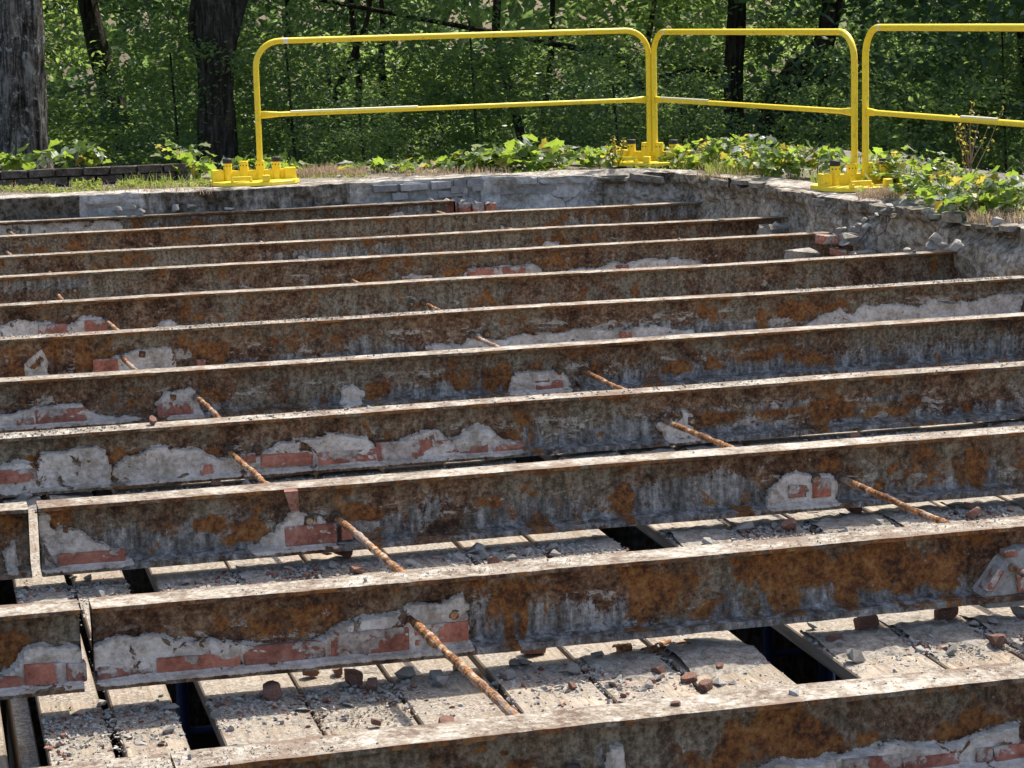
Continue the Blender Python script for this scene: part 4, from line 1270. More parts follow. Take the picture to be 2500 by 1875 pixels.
# loose stones on the broken right edge
for k, (px, py, sz, Y) in enumerate([(2170, 499, .035, 13.0), (2158, 512, .035, 13.0), (2140, 520, .03, 13.05), (2128, 528, .03, 13.05), (2110, 535, .028, 13.1), (2095, 545, .04, 13.1), (2085, 552, .034, 13.1), (2060, 553, .03, 13.2), (2118, 545, .04, 13.05), (2048, 558, .03, 13.25),
                                   (2284, 577, .05, 11.95), (2275, 595, .05, 11.95), (2300, 595, .045, 11.95), (2336, 597, .06, 11.9), (2345, 590, .04, 11.9), (2060, 588, .045, 13.15), (1700 + 190, 548, .05, 14.4), (2213, 608, .03, 12.1), (2270, 475, .04, 13.3), (2230, 497, .03, 13.3), (2360, 522, .04, 12.6), (2435, 540, .045, 11.6),
                                   (325, 505, .05, 16.68), (345, 512, .04, 16.66), (430, 505, .06, 16.7), (470, 503, .06, 16.7), (560, 505, .05, 16.68), (290, 508, .035, 16.68), (370, 509, .03, 16.64), (1050, 483, .05, 16.7), (1090, 485, .045, 16.68), (1130, 490, .035, 16.66), (1160, 492, .03, 16.66), (1190, 493, .03, 16.66)]):
    p = on_y(px, py, Y)
    near_ = lambda q: min([(1893, 'at the third beam end'), (2060, 'at the fourth beam end'), (2090, 'low on the pale rubble slope'), (2125, 'midway up the rubble slope'), (2165, 'at the top of the rubble slope'), (2215, 'on the slab rim'), (2280, 'left of the fifth beam end'), (2340, 'above the fifth beam end'), (2435, 'near the right frame edge'), (300, 'far left'), (350, 'left'), (450, 'below the ledge end'), (560, 'below the left stand'), (1060, 'above the farthest beam end'), (1130, 'on the left red header bricks'), (1180, 'on the right red header bricks')], key=lambda t: abs(t[0] - q))[1]
    side = 'on the broken right edge' if px > 1500 else 'at the foot of the back wall'
    put('m', p[0], Y, p[2] - sz * .6, sz, '%s pale stone %s, %s' % ('large' if sz >= .045 else 'medium' if sz >= .035 else 'small', side, near_(px)), 'rubble stones %s' % side, 'rubble_stone')


# curled rust flakes / bark heap
def curl(name, x, y, z, L, r, rz, mat, ry=0):
    a = np.linspace(.3, 5.2, 12)
    V = []
    for t in (0, .5, 1):
        rad = r * (1 - .15 * t + .05 * rng.random())
        V.append(np.stack([np.full(12, (t - .5) * L), np.cos(a) * rad * (1 - a * .05), np.sin(a) * rad * (1 - a * .05) + r], 1))
    V = np.concatenate(V)
    i, j = np.meshgrid(np.arange(2), np.arange(11), indexing='ij')
    F = np.stack([i * 12 + j, i * 12 + j + 1, (i + 1) * 12 + j + 1, (i + 1) * 12 + j], -1).reshape(-1, 4)
    me = np_mesh(name, V, F, mat, False)
    o = link(name, me, None, (x, y, z)); o.rotation_euler = (0, ry, rz)
    sm = o.modifiers.new('thick', 'SOLIDIFY'); sm.thickness = .003
    return o


for k, (x, y, L, r, rz, lab) in enumerate([(1715, 800, .05, .015, .2, 'leftmost curled rust flake on the boards'), (1900, 810, .05, .014, .5, 'second curled rust flake, orange inside'), (2040, 790, .07, .012, 1.0, 'large tan curled flake in the sunlit heap'),
                                          (1990, 760, .06, .011, .7, 'tan curl lying across the sunlit heap'), (2110, 760, .06, .009, .3, 'thin curl at the right of the sunlit heap'), (2160, 750, .05, .008, -.3, 'reddish curl at the far right of the heap')]):
    p = on_z(*C(9, x, y + 30), float(ZP(5.5)))
    o = curl('rust_curl', p[0], p[1], float(ZP(p[1])), L, r, rz, M_ROD if k != 2 else M_CHUNK)
    tag(o, lab, 'rust flake')
p = on_z(*C(8, 560, 620), float(ZP(5.6)))
o = link('bark_strip', hull_mesh('bark_strip', [(-.09, 0, .03), (-.085, .012, .022), (-.03, .0, .0), (.0, .02, .018), (.07, .0, .003), (.09, .01, .0), (.02, -.01, .0), (-.05, -.006, .008)], M_CHUNK), None, (p[0] - .01, p[1], float(ZP(p[1])) + .002))
tag(o, 'long thin broken slat lying across the board left of the wide gap', 'slat')

# ---- grit and dust
def scatter(name, X, Y, Z, S, protos, mat, label=None, kind='stuff', flat=1.0):
    """many tiny hull stones joined into one mesh"""
    Vs, Fs, off = [], [], 0
    idx = rng.integers(0, len(protos), len(X))
    for k, me in enumerate(protos):
        sel = np.where(idx == k)[0]
        if not len(sel): continue
        co = np.array([v.co[:] for v in me.vertices])
        tr = np.array([p.vertices[:] for p in me.polygons if len(p.vertices) == 3])
        nv = len(co)
        th = rng.uniform(0, 6.28, len(sel)); ph = rng.uniform(-.6, .6, len(sel))
        c1, s1, c2, s2 = np.cos(th), np.sin(th), np.cos(ph), np.sin(ph)
        x, y, z = co.T
        y2 = y[None] * c2[:, None] - z[None] * s2[:, None]; z2 = y[None] * s2[:, None] + z[None] * c2[:, None]
        xx = x[None] * c1[:, None] - y2 * s1[:, None]; yy = x[None] * s1[:, None] + y2 * c1[:, None]
        s = S[sel][:, None]
        P = np.stack([X[sel][:, None] + xx * s, Y[sel][:, None] + yy * s, Z[sel][:, None] + (z2 * flat + .35) * s], -1).reshape(-1, 3)
        F = (tr[None] + (np.arange(len(sel)) * nv)[:, None, None]).reshape(-1, 3) + off
        Vs.append(P); Fs.append(F); off += len(P)
    me = np_mesh(name, np.concatenate(Vs), np.concatenate(Fs), mat)
    o = link(name, me)
    tag(o, label, kind=kind)
    return o


def tri_protos(mat, n=8, k=7, seed=9):
    r = random.Random(seed)
    out = []
    for i in range(n):
        me = hull_mesh('p', stone_pts(r, k, (1, r.uniform(.6, 1), r.uniform(.5, .8))), mat)
        bm = bmesh.new(); bm.from_mesh(me); bmesh.ops.triangulate(bm, faces=bm.faces); bm.to_mesh(me); bm.free()
        out.append(me)
    return out


TP = tri_protos(M_CHUNK)
# grit on boards
N = 80000
X = rng.uniform(-.4, 4.6, N); bay = rng.choice([8, 9, 10], N, p=[.2, .36, .44])
yb = np.vectorize(BY.get)(bay)
drift = rng.random(N) < .68
Y = np.where(drift, yb + .05 - np.abs(rng.normal(0, .17, N)), yb - rng.uniform(-.1, 1.25, N))
dens = fbm(X * 3, Y * 3, 0, 700, 4)
keep = ((dens + rng.normal(0, .35, N)) > -.25) & ~is_open(X) & (X < 4.4) & (X > .23)
X, Y = X[keep], Y[keep]
S = np.clip(rng.lognormal(-6.25, .5, len(X)) * (1 + 1.5 * drift[keep]), .0010, .014)
red = rng.random(len(X)) < .13
Z = ZP(Y) + .0
scatter('board_grit', X[~red], Y[~red], Z[~red], S[~red], TP, M_CHUNK, 'pale mortar grit and crumbs scattered over the boards')
scatter('brick_crumbs', X[red], Y[red], Z[red], S[red] * 1.2, TP, M_BRICKC, 'red brick crumbs scattered over the boards')
# grit on beam tops
Xs, Ys, Zs, Ss = [], [], [], []
for n, K in ((11, 5200), (10, 3000), (9, 2600), (8, 2600), (7, 900), (6, 2400), (5, 900), (4, 700), (3, 900), (2, 500), (1, 700)):
    x = rng.uniform(.2, 5.7, K) if n < 9 else rng.uniform(.3, 4.0, K)
    d = fbm(x * 2.2, n * 3.3, 0, 801, 4)
    k = d + rng.normal(0, .3, K) > -.15
    if n == 1: k &= x < 3.9
    x = x[k]
    Xs.append(x); Ys.append(BY[n] + rng.beta(1.6, 1.6, len(x)) * .110 + .003); Zs.append(np.full(len(x), BZ[n])); Ss.append(np.clip(rng.lognormal(-6.4 if n > 8 else (-5.45 if n in (6, 8) else -5.9), .5, len(x)), .0009, .010))
scatter('beam_grit', np.concatenate(Xs), np.concatenate(Ys), np.concatenate(Zs), np.concatenate(Ss), TP, M_CHUNK, 'fine mortar grit lying along the tops of the beams')


# low drifts of dust on the boards
def drift_mesh():
    Vall, Fall, off = [], [], 0
    for n in (8, 9, 10):
        xs = np.arange(.22, 4.35, .016); ys = np.arange(BY[n] - .62, BY[n] + .42, .016)
        X, Y = np.meshgrid(xs, ys, indexing='ij')
        ridge = np.exp(-((Y - BY[n] + .01) / .16) ** 2)
        h = .022 * ridge * (fbm(X * 2.6, Y * 3, n, 900 + n, 4) + .2) + .006 * fbm(X * 7, Y * 7, 0, 910, 4) - .004
        h = h + (h > 0) * .004 * fbm(X * 45, Y * 45, 0, 920, 3)
        for bx0, bx1 in BX:      # joints stay open where the drift is thin
            h = np.where(np.abs(X - bx1 - .006) < .012, -1, h)
        for a, b in OPEN: h = np.where((X > a - .01) & (X < b + .01), -1, h)
        Z = ZP(Y) + h
        V = np.stack([X, Y, Z], -1).reshape(-1, 3)
        ny = len(ys)
        i, j = np.meshgrid(np.arange(len(xs) - 1), np.arange(ny - 1), indexing='ij')
        hm = np.maximum.reduce([h[:-1, :-1], h[1:, :-1], h[1:, 1:], h[:-1, 1:]])
        hmin = np.minimum.reduce([h[:-1, :-1], h[1:, :-1], h[1:, 1:], h[:-1, 1:]])
        F = np.stack([i * ny + j, (i + 1) * ny + j, (i + 1) * ny + j + 1, i * ny + j + 1], -1)[(hm > 0) & (hmin > -.5)]
        Vall.append(V); Fall.append(F + off); off += len(V)
    return np_mesh('dust_drift', np.concatenate(Vall), np.concatenate(Fall), M_DUST, False)


tag(link('dust_drift', drift_mesh()), 'low drifts of grey mortar dust along the beam feet', kind='stuff')

# grit on the slab
N = 5000
X = rng.uniform(-1, 8.5, N); Y = rng.uniform(9.5, 19, N)
k = (Y > 16.9) | ((X > 6.0))
X, Y = X[k], Y[k]
S = np.clip(rng.lognormal(-4.6, .5, len(X)), .004, .03)
scatter('slab_gravel', X, Y, zg(X, Y) + .006, S, TP, M_CHUNK, 'gravel and crumbs strewn on the slab around the opening')


# ================================================================== GUARDRAIL
def arc(c, r, a0, a1, k=9):
    return [(c[0] + r * math.cos(a), c[1] + r * math.sin(a)) for a in np.linspace(a0, a1, k)]


ZS = .2
G1 = on_z(637, 450, ZS); G2 = on_z(1587, 403, ZS); G2b = on_z(1600, 403, ZS); G3 = on_z(2086, 463, ZS); G4 = on_z(2113, 463, ZS)
ma = on_z(2112, 266, ZS + .53); mb = on_z(2500, 295, ZS + .53)
dirn = (mb - ma)[:2]; dirn /= np.linalg.norm(dirn)
G5 = np.array([G4[0] + dirn[0] * 3.05, G4[1] + dirn[1] * 3.05, ZS])


def guardrail(A, B, label, ztop=1.0, lean=(0, 0), tapes=()):
    A, B = np.array(A[:2]), np.array(B[:2])
    L = np.linalg.norm(B - A)
    root = empty('guardrail', (A[0], A[1], ZS), math.atan2(B[1] - A[1], B[0] - A[0]))
    root.rotation_euler.y = lean[1]
    tag(root, label, 'guardrail', 'yellow guardrail panels behind the opening')
    r = .19
    pts = [(0, .06)] + [(0, z) for z in np.linspace(.1, ztop - r, 6)] + arc((r, ztop - r), r, math.pi, math.pi / 2)[1:] + [(x, ztop) for x in np.linspace(r, L - r, 8)][1:-1] + arc((L - r, ztop - r), r, math.pi / 2, 0) + [(L, z) for z in np.linspace(ztop - r, .1, 6)][1:] + [(L, .06)]
    V, F = tube_np([(x, 0, z) for x, z in pts], .0225, 16)
    link('frame', np_mesh('frame', V, F, M_YEL, True), root)
    P = np.array([(x, 0, .52) for x in np.linspace(.01, L - .01, 40)])
    rad = np.where((P[:, 0] < .12) | (P[:, 0] > L - .12), .0225, .0185)
    V, F = tube_np(P, rad, 14)
    # flattened ends where the mid rail is crimped to the posts
    e = np.minimum(P[:, 0], L - P[:, 0]); e = np.repeat(e, 14); e = np.r_[e, 0, 0]
    k = np.clip(1 - e / .14, 0, 1)
    V[:, 1] *= 1 - .6 * k
    V[:, 2] = .52 + (V[:, 2] - .52) * (1 + .35 * k)
    link('mid_rail', np_mesh('mid_rail', V, F, M_YEL, True), root)
    for (x0, x1, z, rr_) in tapes:
        V, F = tube_np([(x0, 0, z), (x1, 0, z)], rr_, 16, False)
        link('tape_band', np_mesh('tape_band', V, F, M_TAPE, True), root)
    return root


g1 = guardrail(G1, G2, 'long yellow guardrail panel at the left along the back wall', 1.066, tapes=[(.21, .25, 1.066, .0230), (.25, 1.25, .533, .0125)])
g2 = guardrail(G2b, G3, 'middle yellow guardrail panel running from the corner towards the right', 1.05, tapes=[(.20, .23, 1.05, .0230), (.12, .95, .533, .0125)])
g3 = guardrail(G4, G5, 'right yellow guardrail panel leaving the frame', 1.078, tapes=[(.20, .23, 1.078, .0230), (1.3, 1.75, .533, .0125)])


def base_unit(loc, rz, posts, label):
    root = empty('guardrail_stand', loc, rz)
    tag(root, label, 'guardrail stand', 'yellow cast guardrail bases')
    bm = bmesh.new()
    out = [(-.32, -.10), (-.26, -.22), (-.10, -.29), (.10, -.29), (.27, -.20), (.33, -.08), (.33, .10), (.24, .24), (-.20, .25), (-.32, .12)]
    top = [bm.verts.new((x, y, .030)) for x, y in out]
    bot = [bm.verts.new((x * 1.01, y * 1.01, .0)) for x, y in out]
    bm.faces.new(top); bm.faces.new(bot[::-1])
    for i in range(len(out)):
        bm.faces.new((top[i], bot[i], bot[(i + 1) % len(out)], top[(i + 1) % len(out)]))
    bmesh.ops.bevel(bm, geom=[e for e in bm.edges], offset=.004, segments=1, affect='EDGES')
    link('base_plate', bm_mesh('base_plate', bm, M_YEL), root)
    # raised rib carrying the sockets
    bm = bmesh.new(); bm_box(bm, (0, 0, .066), (.50, .028, .075), bev=.003)
    link('rib', bm_mesh('rib', bm, M_YEL), root)
    for sx_ in (-1, 1):
        bm = bmesh.new(); bm_box(bm, (sx_ * .275, -.01, .070), (.085, .06, .088), bev=.005)
        link('end_block', bm_mesh('end_block', bm, M_YEL), root)
    # front handles
    bm = bmesh.new(); bm_box(bm, (-.12, -.235, .058), (.15, .018, .03), bev=.003); bm_box(bm, (-.19, -.235, .04), (.018, .05, .028), bev=.003); bm_box(bm, (-.05, -.235, .04), (.018, .05, .028), bev=.003)
    link('handle', bm_mesh('handle', bm, M_YEL), root)
    bm = bmesh.new(); bm_box(bm, (.06, -.262, .055), (.055, .045, .05), bev=.005)
    link('lug', bm_mesh('lug', bm, M_YEL), root)
    bm = bmesh.new(); bm_box(bm, (.02, .20, .05), (.2, .02, .04), bev=.004)
    link('handle', bm_mesh('handle', bm, M_YEL), root)
    xs = [-.195, -.072, .050, .172]
    for k, x in enumerate(xs):
        V, F = tube_np([(x, 0, .02), (x, 0, .165), (x, 0, .172)], [.034, .033, .031], 16)
        link('socket', np_mesh('socket', V, F, M_YEL, False), root)
        if k not in posts and k in (0, 3):
            V, F = tube_np([(x, 0, .160), (x, 0, .192), (x, 0, .195)], [.0352, .0352, .032], 16)
            link('cap', np_mesh('cap', V, F, M_BLACK, False), root)
        for a in (-1.0, -.3, .5):
            bm = bmesh.new()
            bmesh.ops.create_cone(bm, cap_ends=True, segments=7, radius1=.0055, radius2=.0045, depth=.006, matrix=Matrix.Translation((x + math.sin(a) * .033, -math.cos(a) * .033, .140)) @ Matrix.Rotation(a, 4, 'Z') @ Matrix.Rotation(math.pi / 2, 4, 'X'))
            link('bolt', bm_mesh('bolt', bm, M_BOLT), root)
    return root


def base_at(P, Q, ks, rz, label):
    # centre the sockets ks under the given post(s)
    xs = [-.195, -.072, .050, .172]
    off = np.mean([xs[k] for k in ks])
    c = (np.array(P[:2]) + np.array(Q[:2])) / 2
    return base_unit((c[0] - math.cos(rz) * off, c[1] - math.sin(rz) * off, ZS + .008), rz, ks, label)


base_at(G1, G1, [2], -.03, 'yellow guardrail base with two black caps at the left end of the long panel')
base_at(G2, G2b, [1, 2], -.75, 'yellow guardrail base at the back corner, seen end-on with two posts')
base_at(G3, G4, [1, 2], .06, 'yellow guardrail base at the right holding two posts, dry grass in front')
base_at(G5, G5, [1], -1.5, 'yellow guardrail base beyond the right frame edge')


# ================================================================== LEAVES
def leaf_proto(kind):
    """lobed vine leaf, unit size, base at origin, pointing +x"""
    if kind == 'vine':
        o = [(0, 0), (.05, .18), (-.02, .40), (.22, .38), (.42, .52), (.52, .30), (.80, .24), (1.0, 0)]
    else:
        o = [(0, 0), (.12, .16), (.4, .26), (.7, .18), (1, 0)]
    L = [(x, y, .22 * abs(y) - .18 * x * x) for x, y in o]
    Rr_ = [(x, -y, .22 * abs(y) - .18 * x * x) for x, y in o[1:-1]]
    return L, Rr_


def leaf_obj_mesh(name, mat, kind='vine', seed=0):
    r = random.Random(seed)
    L, R_ = leaf_proto(kind)
    bm = bmesh.new()
    j = lambda p: (p[0] + r.uniform(-.04, .04), p[1] + r.uniform(-.04, .04), p[2] + r.uniform(-.05, .05))
    vl = [bm.verts.new(j(p)) for p in L]; vr = [bm.verts.new(j(p)) for p in R_]
    mid = [bm.verts.new((x, 0, -.18 * x * x)) for x in (.25, .5, .75)]
    # fan towards midrib points
    def side(vs):
        s = [vl[0]] + vs + [vl[-1]]
        n_ = len(s)
        ms = [vl[0]] + mid + [vl[-1]]
        for i in range(n_ - 1):
            a, b = s[i], s[i + 1]
            mi = ms[min(len(ms) - 1, max(0, round((i + .5) / (n_ - 1) * (len(ms) - 1))))]
            if mi not in (a, b): bm.faces.new((a, b, mi))
        seq = [ms[min(len(ms) - 1, max(0, round((i + .5) / (n_ - 1) * (len(ms) - 1))))] for i in range(n_ - 1)]
        for i in range(n_ - 2):
            if seq[i] is not seq[i + 1] and s[i + 1] not in (seq[i], seq[i + 1]): bm.faces.new((s[i + 1], seq[i + 1], seq[i]))
    side(vl[1:-1]); side(vr)
    me = bpy.data.meshes.new(name)
    bm.to_mesh(me); bm.free()
    me.materials.append(mat)
    a = me.attributes.new('lv', 'FLOAT_COLOR', 'POINT')
    a.data.foreach_set('color', np.tile([r.random() * .3, 0, 0, 1], len(me.vertices)).astype(np.float32))
    return me


VL = [leaf_obj_mesh('leaf', M_VINE, 'vine', i) for i in range(6)]
VP = [leaf_obj_mesh('leaf', M_VINEP, 'vine', 10 + i) for i in range(2)]
VY = [leaf_obj_mesh('leaf', M_VINEY, 'vine', 20 + i) for i in range(2)]


def vine_plant(px0, px1, py_base, h, count, label, size=.11, depth=.35, yel=.08, pale=.08, zb=None, Yb=None):
    zb = ZS if zb is None else zb
    a, b = (on_z(px0, py_base, zb), on_z(px1, py_base, zb)) if Yb is None else (on_y(px0, py_base, Yb), on_y(px1, py_base, Yb))
    if Yb is not None: a[2] = b[2] = zb
    c = (a + b) / 2
    root = empty('vine_plant', tuple(c))
    tag(root, label, 'plant', 'leafy vines behind the opening')
    ns = max(2, count // 14)
    r = random.Random(int(px0) + 5)
    W = (b - a)
    stems_V, stems_F, off = [], [], 0
    sites = []
    for k in range(ns):
        t0 = r.uniform(0, 1); d0 = r.uniform(0, depth)
        p = a + W * t0 - c + np.array([0, d0, 0])
        P = [p]
        hd = r.uniform(-1, 1)
        for q in range(6):
            P.append(P[-1] + np.array([hd * abs(W[0]) * .10 + r.uniform(-.03, .03), r.uniform(-.04, .05), h * .2 * (1.2 - q * .3)]))
        P = np.array(P); P[:, 2] = np.clip(P[:, 2], .0, h)
        V, F = tube_np(P, np.linspace(.005, .002, len(P)), 5, False)
        link('stem', np_mesh('stem', V, F, M_STEM), root)
        sites += list(P[1:])
    for k in range(count):
        s_ = sites[r.randrange(len(sites))]
        pos = s_ + np.array([r.gauss(0, .07), r.gauss(0, .07), r.gauss(.0, .03)])
        env = 1 - abs((pos[0] / (abs(W[0]) / 2 + .05))) ** 3 * .6
        pos[2] = min(max(pos[2] * r.uniform(.5, 1.15), .015), h * max(env, .35))
        u = r.random()
        me = r.choice(VY) if u < yel else (r.choice(VP) if u < yel + pale else r.choice(VL))
        o = link('leaf', me, root, tuple(pos))
        s = size * r.uniform(.5, 1.15)
        o.scale = (s, s, s)
        o.rotation_euler = (r.gauss(.25, .45), r.gauss(.15, .4), r.uniform(0, 6.28))
    return root


VPL = [
    (-30, 95, 413, .12, 26, 'flat pale vine leaves on the brick ledge at the left frame edge', dict(zb=.33, Yb=18.12)),
    (90, 235, 413, .21, 46, 'upright bright vine clump on the brick ledge in front of the left trunk', dict(zb=.33, Yb=18.12, pale=.2)),
    (408, 470, 425, .24, 22, 'vine sprigs rising at the right end of the brick ledge', dict(zb=.3, Yb=18.15, size=.08)),
    (465, 535, 440, .26, 40, 'vine tumbling over the ledge end beside the left guardrail base', dict(size=.09, pale=.15, yel=.15)),
    (672, 722, 428, .17, 18, 'small vine clump just right of the left guardrail base', {}),
    (560, 640, 420, .15, 16, 'vine leaves peeping out behind the left guardrail base', {}),
    (885, 955, 424, .12, 18, 'low flat vine leaves left of the centre', {}),
    (968, 1060, 420, .13, 24, 'low vine patch at the centre of the back edge', {}),
    (1072, 1165, 415, .15, 40, 'yellow-green vine patch right of the centre', dict(yel=.15)),
    (1155, 1290, 415, .22, 66, 'tall leafy vine clump right of the centre with drooping leaves', dict(size=.12)),
    (1280, 1425, 412, .25, 72, 'tallest bright vine clump midway to the corner base', dict(size=.125)),
    (1425, 1515, 410, .19, 40, 'vine leaves just left of the corner guardrail base', dict(size=.09)),
    (1625, 1735, 408, .20, 46, 'vine leaves right of the corner guardrail base with one upright sprig', dict(size=.10)),
    (1760, 1905, 418, .36, 150, 'bushy yellow-green vine mound behind the middle panel', dict(size=.10, depth=.7, yel=.2)),
    (1890, 2060, 438, .36, 160, 'bushy green vine mound left of the right guardrail base', dict(size=.10, depth=.7, yel=.12)),
    (2150, 2230, 436, .26, 36, 'vine leaves behind the right guardrail base', dict(size=.09)),
    (2245, 2345, 472, .34, 140, 'vine mound with whitish leaves right of the right guardrail base', dict(size=.095, pale=.22, yel=.15, depth=.6)),
    (2310, 2430, 505, .28, 130, 'vine mound around the tall dry weed', dict(size=.09, yel=.2, depth=.6)),
    (2400, 2530, 530, .30, 130, 'broad-leaved vine mound at the right frame edge', dict(size=.11, pale=.2, depth=.6)),
]
for a, b, y, h, cnt_, lab, kw in VPL:
    kw = dict(kw); kw['size'] = kw.get('size', .11) * (1.02 if a < 1500 else .82)
    vine_plant(a, b, y, h * (1.05 if a < 1500 else .92), min(295, int(cnt_ * (1.5 if a < 1500 else 2.1))), lab, **kw)


# grass tufts
def grass_mesh(name, pts, mat, hgt, wid=.004, lean=.6):
    """pts (n,3): blades as bent strips"""
    n = len(pts)
    a = rng.uniform(0, 6.28, n); h = hgt * rng.uniform(.4, 1.2, n); ln = rng.uniform(.1, lean, n)
    d = np.stack([np.cos(a), np.sin(a), 0 * a], 1); sd_ = np.stack([-np.sin(a), np.cos(a), 0 * a], 1) * wid
    up = np.array([0, 0, 1.0])
    b0 = pts; m0 = pts + up * (h * .6)[:, None] + d * (h * ln * .35)[:, None]; t0 = pts + up * (h * (1 - ln * .4))[:, None] + d * (h * ln)[:, None]
    V = np.stack([b0 - sd_, b0 + sd_, m0 + sd_ * .7, m0 - sd_ * .7, t0 + sd_ * .15, t0 - sd_ * .15], 1).reshape(-1, 3)
    k = np.arange(n)[:, None] * 6
    F = np.concatenate([k + np.array([[0, 1, 2, 3]]), k + np.array([[3, 2, 4, 5]])])
    lv = np.repeat(rng.random(n), 6)
    return np_mesh(name, V, F, mat, False, {'lv': np.stack([lv, lv, lv], 1)})


def tuft_pts(px0, px1, py0, py1, n, z=ZS):
    P = []
    for _ in range(n):
        p = on_z(rng.uniform(px0, px1), rng.uniform(py0, py1), z)
        P.append(p)
    P = np.array(P); P[:, 2] = zg(P[:, 0], P[:, 1])
    return P


tag(link('dry_grass', grass_mesh('dry_grass', np.concatenate([tuft_pts(725, 890, 415, 435, 1300), tuft_pts(890, 1250, 418, 430, 500), tuft_pts(2090, 2200, 468, 490, 900), tuft_pts(2360, 2500, 500, 545, 900), tuft_pts(1700, 1860, 420, 438, 300), tuft_pts(0, 520, 455, 474, 350)]), M_STRAW, .075, .0025, .9)), 'dry straw-coloured grass along the slab edge', kind='stuff')
tag(link('green_grass', grass_mesh('green_grass', np.concatenate([tuft_pts(1720, 1900, 408, 432, 900), tuft_pts(300, 500, 447, 460, 160), tuft_pts(1640, 1760, 400, 412, 300), tuft_pts(1980, 2080, 430, 450, 300), tuft_pts(2400, 2500, 480, 530, 400)]), M_GRASS, .11, .003, .7)), 'thin green grass among the vines', kind='stuff')


def small_leaves(name, P, size, mat, nup=.6, seed=0):
    """P (n,3) leaf centres -> one mesh of folded pointed leaves"""
    r = np.random.default_rng(seed)
    n = len(P)
    nrm = r.normal(0, 1, (n, 3)); nrm /= np.linalg.norm(nrm, axis=1)[:, None]
    nrm = nrm * (1 - nup) + np.array([0, 0, 1.0]) * nup; nrm /= np.linalg.norm(nrm, axis=1)[:, None]
    t = r.normal(0, 1, (n, 3)); t -= nrm * (t * nrm).sum(1)[:, None]; t /= np.linalg.norm(t, axis=1)[:, None]
    b = np.cross(nrm, t)
    s = size * r.uniform(.55, 1.3, n)[:, None]
    base = P - t * s * .5
    def q(u, v, w): return base + t * s * u + b * s * v + nrm * s * w
    V = np.stack([q(0, 0, 0), q(.3, .26, .06), q(.7, .2, .02), q(1, 0, -.12), q(.7, -.2, .02), q(.3, -.26, .06)], 1).reshape(-1, 3)
    k = np.arange(n)[:, None] * 6
    F = np.concatenate([k + np.array([[0, 1, 2, 3]]), k + np.array([[0, 3, 4, 5]])])
    lv = np.repeat(r.random(n), 6)
    return np_mesh(name, V, F, mat, False, {'lv': np.stack([lv, lv, lv], 1)})


W_ = []
for (a, b, c, d, n_, hh) in [(0, 130, 455, 468, 500, .05), (170, 250, 445, 460, 420, .10), (285, 345, 446, 458, 300, .08), (345, 520, 447, 458, 600, .05), (130, 290, 458, 470, 350, .03), (1240, 1400, 412, 420, 200, .03), (1540, 1700, 405, 415, 200, .05), (720, 900, 428, 436, 200, .03)]:
    P = tuft_pts(a, b, c, d, n_); P[:, 2] += rng.random(n_) ** 1.5 * hh * .6
    W_.append(P)
tag(link('low_weeds', small_leaves('low_weeds', np.concatenate(W_), .03, M_GRASS, .5)), 'low yellow-green weeds at the foot of the brick ledge', kind='stuff')


def weed(px, py, h, label, nst, seed, spread=.22):
    r = random.Random(seed)
    c = on_z(px, py, ZS)
    root = empty('tall_weed', tuple(c))
    tag(root, label, 'weed')
    Vs, Fs, off = [], [], 0
    tips = []
    for k in range(nst):
        t0 = r.uniform(.05, .6) if k else 0
        x, y, z = (0, 0, h * t0 * .6)
        ang = r.uniform(-1, 1) * spread * 1.6
        P = [np.array([x, y, z])]
        L = h * (1 - t0 * .6) * r.uniform(.7, 1)
        for q in range(7):
            P.append(P[-1] + np.array([math.sin(ang) * L / 7, r.uniform(-.01, .01), math.cos(ang) * L / 7]))
            ang += r.uniform(-.12, .12) - ang * .08
        V, F = tube_np(P, np.linspace(.0036, .0014, 8), 5, False)
        link('stem', np_mesh('stem', V, F, M_STRAW if h > .5 else M_GRASS), root)
        tips += [p + np.array([r.uniform(-.012, .012), 0, 0]) for p in P[3:] for _ in range(2)]
    lm = small_leaves('foliage', np.array(tips) + np.array([[r.uniform(-.01, .01), r.uniform(-.01, .01), r.uniform(-.02, .02)] for _ in tips]), .026, M_VINEY, .2, seed)
    o = link('seed_heads', lm, root)


weed(2372, 470, .60, 'tall branching weed gone to seed in front of the right panel', 9, 3, .36)
weed(1512, 408, .24, 'pale seeding weed left of the corner guardrail base', 6, 4, .3)
weed(1495, 408, .2, 'short seeding weed among vines near the corner base', 5, 5, .3)
weed(1765, 408, .2, 'thin stray stalk between corner base and vine mound', 2, 6, .5)


# ================================================================== WOODLAND
def trunk_mesh(name, P, R_, mat, nseg=28, ridge=.06, seed=0):
    P = np.asarray(P, float)
    # resample
    d = np.r_[0, np.cumsum(np.linalg.norm(np.diff(P, axis=0), axis=1))]
    s = np.linspace(0, d[-1], max(12, int(d[-1] / .05)))
    Q = np.stack([np.interp(s, d, P[:, i]) for i in range(3)], 1)
    # smooth
    for _ in range(6): Q[1:-1] = (Q[:-2] + Q[2:] + Q[1:-1] * 2) / 4
    rad = np.interp(s, d, R_)
    V, F = tube_np(Q, rad, nseg)
    c = np.repeat(Q, nseg, axis=0)
    c = np.concatenate([c, Q[:1], Q[-1:]])
    dv = V - c
    a = np.arctan2(dv[:, 1], dv[:, 0])
    k = 1 + ridge * fbm(np.cos(a) * 4, np.sin(a) * 4, V[:, 2] * 1.1, seed, 4) + ridge * .8 * fbm(np.cos(a) * 1.3, np.sin(a) * 1.3, V[:, 2] * 1.5, seed + 9, 2)
    V = c + dv * k[:, None]
    return np_mesh(name, V, F, mat, True)


